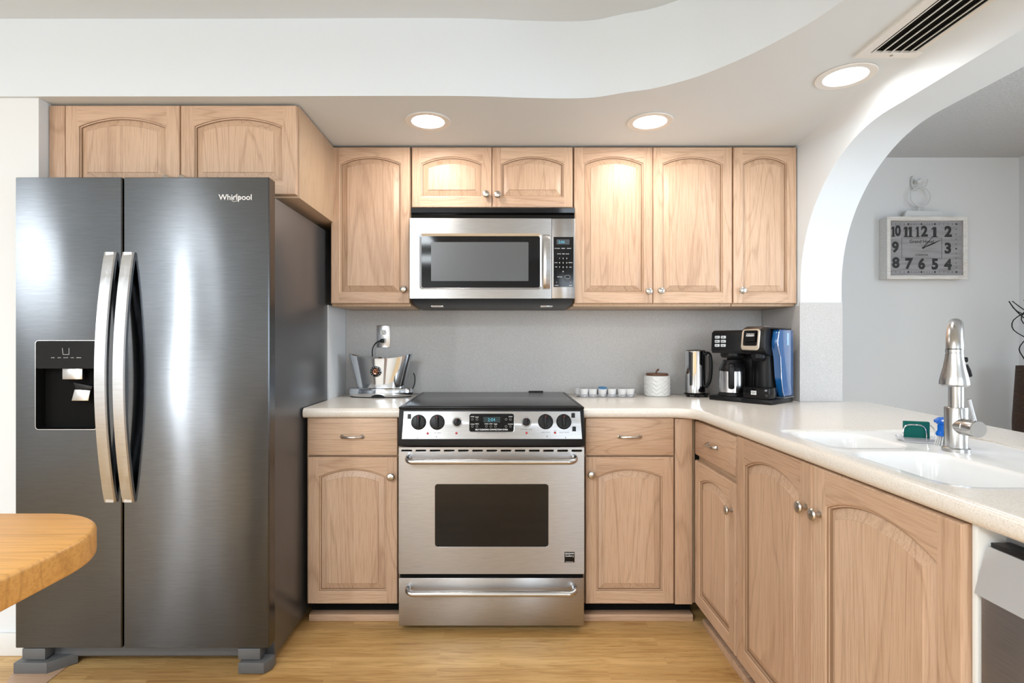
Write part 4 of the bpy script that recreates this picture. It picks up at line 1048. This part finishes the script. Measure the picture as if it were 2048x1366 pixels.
# carafe
t2 = thing('carafe', 'stainless coffee carafe with black handle inside the coffee maker', 'carafe', org+Matrix.Rotation(rz, 3, 'Z') @ Vector((.082, .072, .0365)), rz)
bm = N(); lathe(bm, [(0, 0), (.054, 0), (.057, .004), (.057, .095), (.055, .108), (.048, .122), (0, .122)], (0, 0, 0), 36, caps=False); build('body', bm, cool_st, t2, local=True)
bm = N(); lathe(bm, [(.0585, .104), (.056, .116), (.050, .132), (.042, .143), (.040, .155), (0, .157)], (0, 0, 0), 36, caps=False); build('collar', bm, black_pl, t2, local=True)
hdir = Vector((.42, -.9, 0)).normalized(); bm = N()
prev = None
for o_, z in ((.050, .128), (.060, .134), (.072, .130), (.077, .118), (.078, .08), (.074, .045), (.066, .028), (.056, .026)):
    pass
P_ = [hdir*a_+Vector((0, 0, z)) for a_, z in ((.048, .132), (.062, .136), (.074, .128), (.078, .11), (.078, .07), (.074, .04), (.060, .028), (.056, .028))]
tube(bm, smooth_pts([tuple(p) for p in P_], 4), .0075, 12, flat=1.8, up=(.9, .42, 0)); build('handle', bm, black_pl, t2, local=True)

# ------------------------------------------------------------------ dining area: clock, hook, vase
CY = YD-.083; a0, a1, c0z, c1z = X(1776, CY), X(1935, CY), H(557, CY), H(434, CY)
t = thing('wall_clock', 'rectangular white wooden box clock with large black numerals hanging on the wall', 'clock', ((a0+a1)/2, YD, c0z))
cream = mat('whitewashed_wood', (.78, .74, .68), .6); v = coords(cream, (.1, 1, 1)); cc = ramp(cream, noise(cream, v, 120, 3), [(.35, (.66, .60, .53)), (.55, (.76, .735, .70))]); lk(cream, cc, BS(cream).inputs['Base Color'])
bm = N(); fw = .022
def rc4(i): return [(a0+i, c0z+i), (a1-i, c0z+i), (a1-i, c1z-i), (a0+i, c1z-i)]
prev = None
for i, y in ((0, YD-.001), (0, CY+.012), (-.004, CY+.010), (-.004, CY+.002), (.002, CY), (.014, CY), (.016, CY+.003), (fw-.004, CY+.003), (fw, CY+.006), (fw, CY+.024)):
    r = loopverts(bm, [(p[0], y, p[1]) for p in rc4(i)])
    if prev: bridge(bm, prev, r)
    else: cap(bm, r)
    prev = r
build('case', bm, cream, t, smooth=False)
bm = N(); fy_ = CY+.020; box(bm, a0+fw, a1-fw, fy_, fy_+.003, c0z+fw, c1z-fw)
face_m = mat('greywash_face', (.36, .34, .34), .6); v = coords(face_m, (.12, 1, 1)); cc = ramp(face_m, noise(face_m, v, 60, 3), [(.3, (.30, .28, .28)), (.6, (.42, .40, .405))]); lk(face_m, cc, BS(face_m).inputs['Base Color'])
fc = build('face', bm, face_m, t)
# map reference points of the dial to the face plane
def cxp(zx): return X(1740+zx/5.94, fy_)
def czp(zy): return H(340+zy/5.94, fy_)
bm = N(); y = fy_-.0004
def one(cx, cz, w=.019, hh=.066):
    box(bm, cx-w/2, cx+w/2, y-.0002, y+.0002, cz-hh/2, cz+hh/2); box(bm, cx-w*.95, cx+w*.95, y-.0002, y+.0002, cz-hh/2, cz-hh/2+.005)
    prism(bm, [(cx-w/2, cz+hh/2), (cx-w/2, cz+hh/2-.014), (cx-w*1.05, cz+hh/2-.019), (cx-w*1.05, cz+hh/2-.014)], y-.0002, y+.0002)
for zx, zy, w in ((276, 733, .013), (428, 735, .017), (480, 735, .017), (566, 735, .013), (768, 738, .021)): one(cxp(zx), czp(zy), w)
for s, zx, zy, sx in (('0', 330, 728, .78), ('2', 645, 735, .92), ('2', 928, 738, 1), ('9', 300, 922, .95), ('3', 925, 935, 1), ('8', 306, 1108, 1), ('7', 458, 1118, 1), ('6', 612, 1122, .95), ('5', 770, 1125, .95), ('4', 925, 1130, 1)):
    txt(bm, s, .092, (cxp(zx), y, czp(zy)), bold=.0042, ext=.0002, sx=sx)
for zx in (255, 305, 355, 405, 455, 488, 520, 550, 580, 610, 642, 675, 705, 738, 770, 822, 875, 925, 978, 1025):
    sz = .0055 if zx in (455, 610, 770, 1025) else .0024
    for zy in (643, 1212): box(bm, cxp(zx)-sz, cxp(zx)+sz, y-.0002, y+.0002, czp(zy)-sz, czp(zy)+sz)
for zy in (708, 765, 822, 880, 935, 992, 1048, 1105, 1160):
    sz = .0048 if zy == 935 else .0026; box(bm, cxp(1022)-sz, cxp(1022)+sz, y-.0002, y+.0002, czp(zy)-sz, czp(zy)+sz)
build('numerals', bm, black_ink, fc)
bm = N(); txt(bm, 'Grand Hotel', .031, (cxp(612), y, czp(852)), ext=.0002, bold=.0005); txt(bm, 'LONDON', .0185, (cxp(612), y, czp(1010)), ext=.0002, bold=.0002)
q = [(cxp(377), y, czp(803)), (cxp(852), y, czp(810)), (cxp(850), y, czp(1052)), (cxp(377), y, czp(1042))]
for i in range(4): tube(bm, [q[i], q[(i+1) % 4]], .0009, 6)
build('lettering', bm, grey_ink, fc)
cc_ = Vector((cxp(628), fy_-.003, czp(925)))
bm = N(); tube(bm, [cc_, (cxp(742), cc_.y, czp(795))], [.0022, .0012], 6); tube(bm, [cc_, (cxp(760), cc_.y, czp(868)), (cxp(832), cc_.y, czp(835))], [.003, .004, .0008], 6); cyl(bm, cc_+Vector((0, .003, 0)), cc_+Vector((0, -.002, 0)), .006, n=14); build('hands', bm, black_pl, t)
bm = N(); box(bm, a0+fw, a1-fw, CY+.008, CY+.010, c0z+fw, c1z-fw); build('glass', bm, clear_gl, t)
gy = CY+.03; white_iron = mat('distressed_white_iron', (.70, .70, .69), .5)
bm = N(); bx1, bx2, bz = X(1808, gy), X(1888, gy), c1z+.0005
prism(bm, [(bx1, bz), (bx2, bz), (bx2-.012, bz+.045), (bx1+.018, bz+.050)], gy, gy+.02, 'y', bev=.003)
tube(bm, smooth_pts([(X(1842, gy), gy+.01, bz+.046), (X(1842, gy)-.008, gy+.01, bz+.072), (X(1847, gy), gy+.01, bz+.084), (X(1847, gy)+.012, gy+.01, bz+.070), (X(1847, gy)+.009, gy+.01, bz+.046)], 5), .004, 8)
build('hanging_bracket', bm, white_iron, t)
rcx, rcz = X(1844, gy), H(392, gy)
bm = N(); tube(bm, [(rcx+.065*math.cos(a), gy+.01+.004*math.sin(a), rcz+.065*math.sin(a)) for a in [2*PI*k/36 for k in range(36)]], .0042, 8, closed=True); build('ring', bm, white_iron, t)
hkx = X(1838, gy)
bm = N(); lathe(bm, [(0, .004), (.022, .004), (.026, 0)], (hkx+.006, YD-.001, H(362, gy)), 20, axis=(0, -1, 0), caps=False)
lathe(bm, [(.008, 0), (.008, .03), (.016, .04), (.017, .048), (.010, .056), (0, .058)], (hkx+.006, YD-.004, H(362, gy)), 20, axis=(0, -1, 0), caps=False)
hz0 = H(362, gy)
tube(bm, smooth_pts([(hkx-.004, YD-.004, hz0+.045), (hkx-.014, YD-.012, hz0+.030), (hkx-.014, YD-.014, hz0-.02), (hkx+.0, YD-.03, hz0-.050), (hkx+.025, gy+.012, hz0-.046), (hkx+.050, gy+.006, hz0-.035), (hkx+.058, gy+.002, hz0-.005), (hkx+.060, gy, hz0+.012)], 5), .0045, 8)
single('wall_hook', bm, white_iron, 'white iron coat hook on the dining wall, holding up the clock', 'hook', (hkx, YD, hz0))
# tall floor vase with twigs at the far right
vx_, vy_ = 3.205, 3.22
t = thing('floor_vase', 'tall brown woven vase of dark curly twigs at the right edge of the view', 'vase', (vx_, vy_, 0))
rat = mat('woven_rattan', (.10, .05, .03), .7); v = coords(rat, (1, 1, 1)); wv = nd(rat, 'ShaderNodeTexWave'); wv.bands_direction = 'Z'; wv.inputs['Scale'].default_value = 45; lk(rat, v, wv.inputs[0]); bump(rat, wv.outputs[1], 1, .01)
bm = N(); lathe(bm, [(0, 0), (.08, 0), (.095, .1), (.110, .45), (.112, .72), (.100, .95), (.095, 1.05), (.088, 1.05), (.09, .95), (0, .9)], (vx_, vy_, 0), 32, caps=False); build('vase', bm, rat, t)
for k in range(9):
    rnd_ = random.Random(k); a = k*.7; pts = [(vx_+.03*math.cos(a), vy_+.03*math.sin(a), .92)]
    for j in range(1, 10):
        s = j/9; pts.append((vx_+(.03+.10*s)*math.cos(a+1.5*math.sin(s*5+k))+rnd_.uniform(-.02, .02), vy_+(.03+.09*s)*math.sin(a+1.5*math.sin(s*5+k)), .92+.52*s))
    bm = N(); tube(bm, smooth_pts(pts, 3), .003, 6); build('twig', bm, black_pl, t)
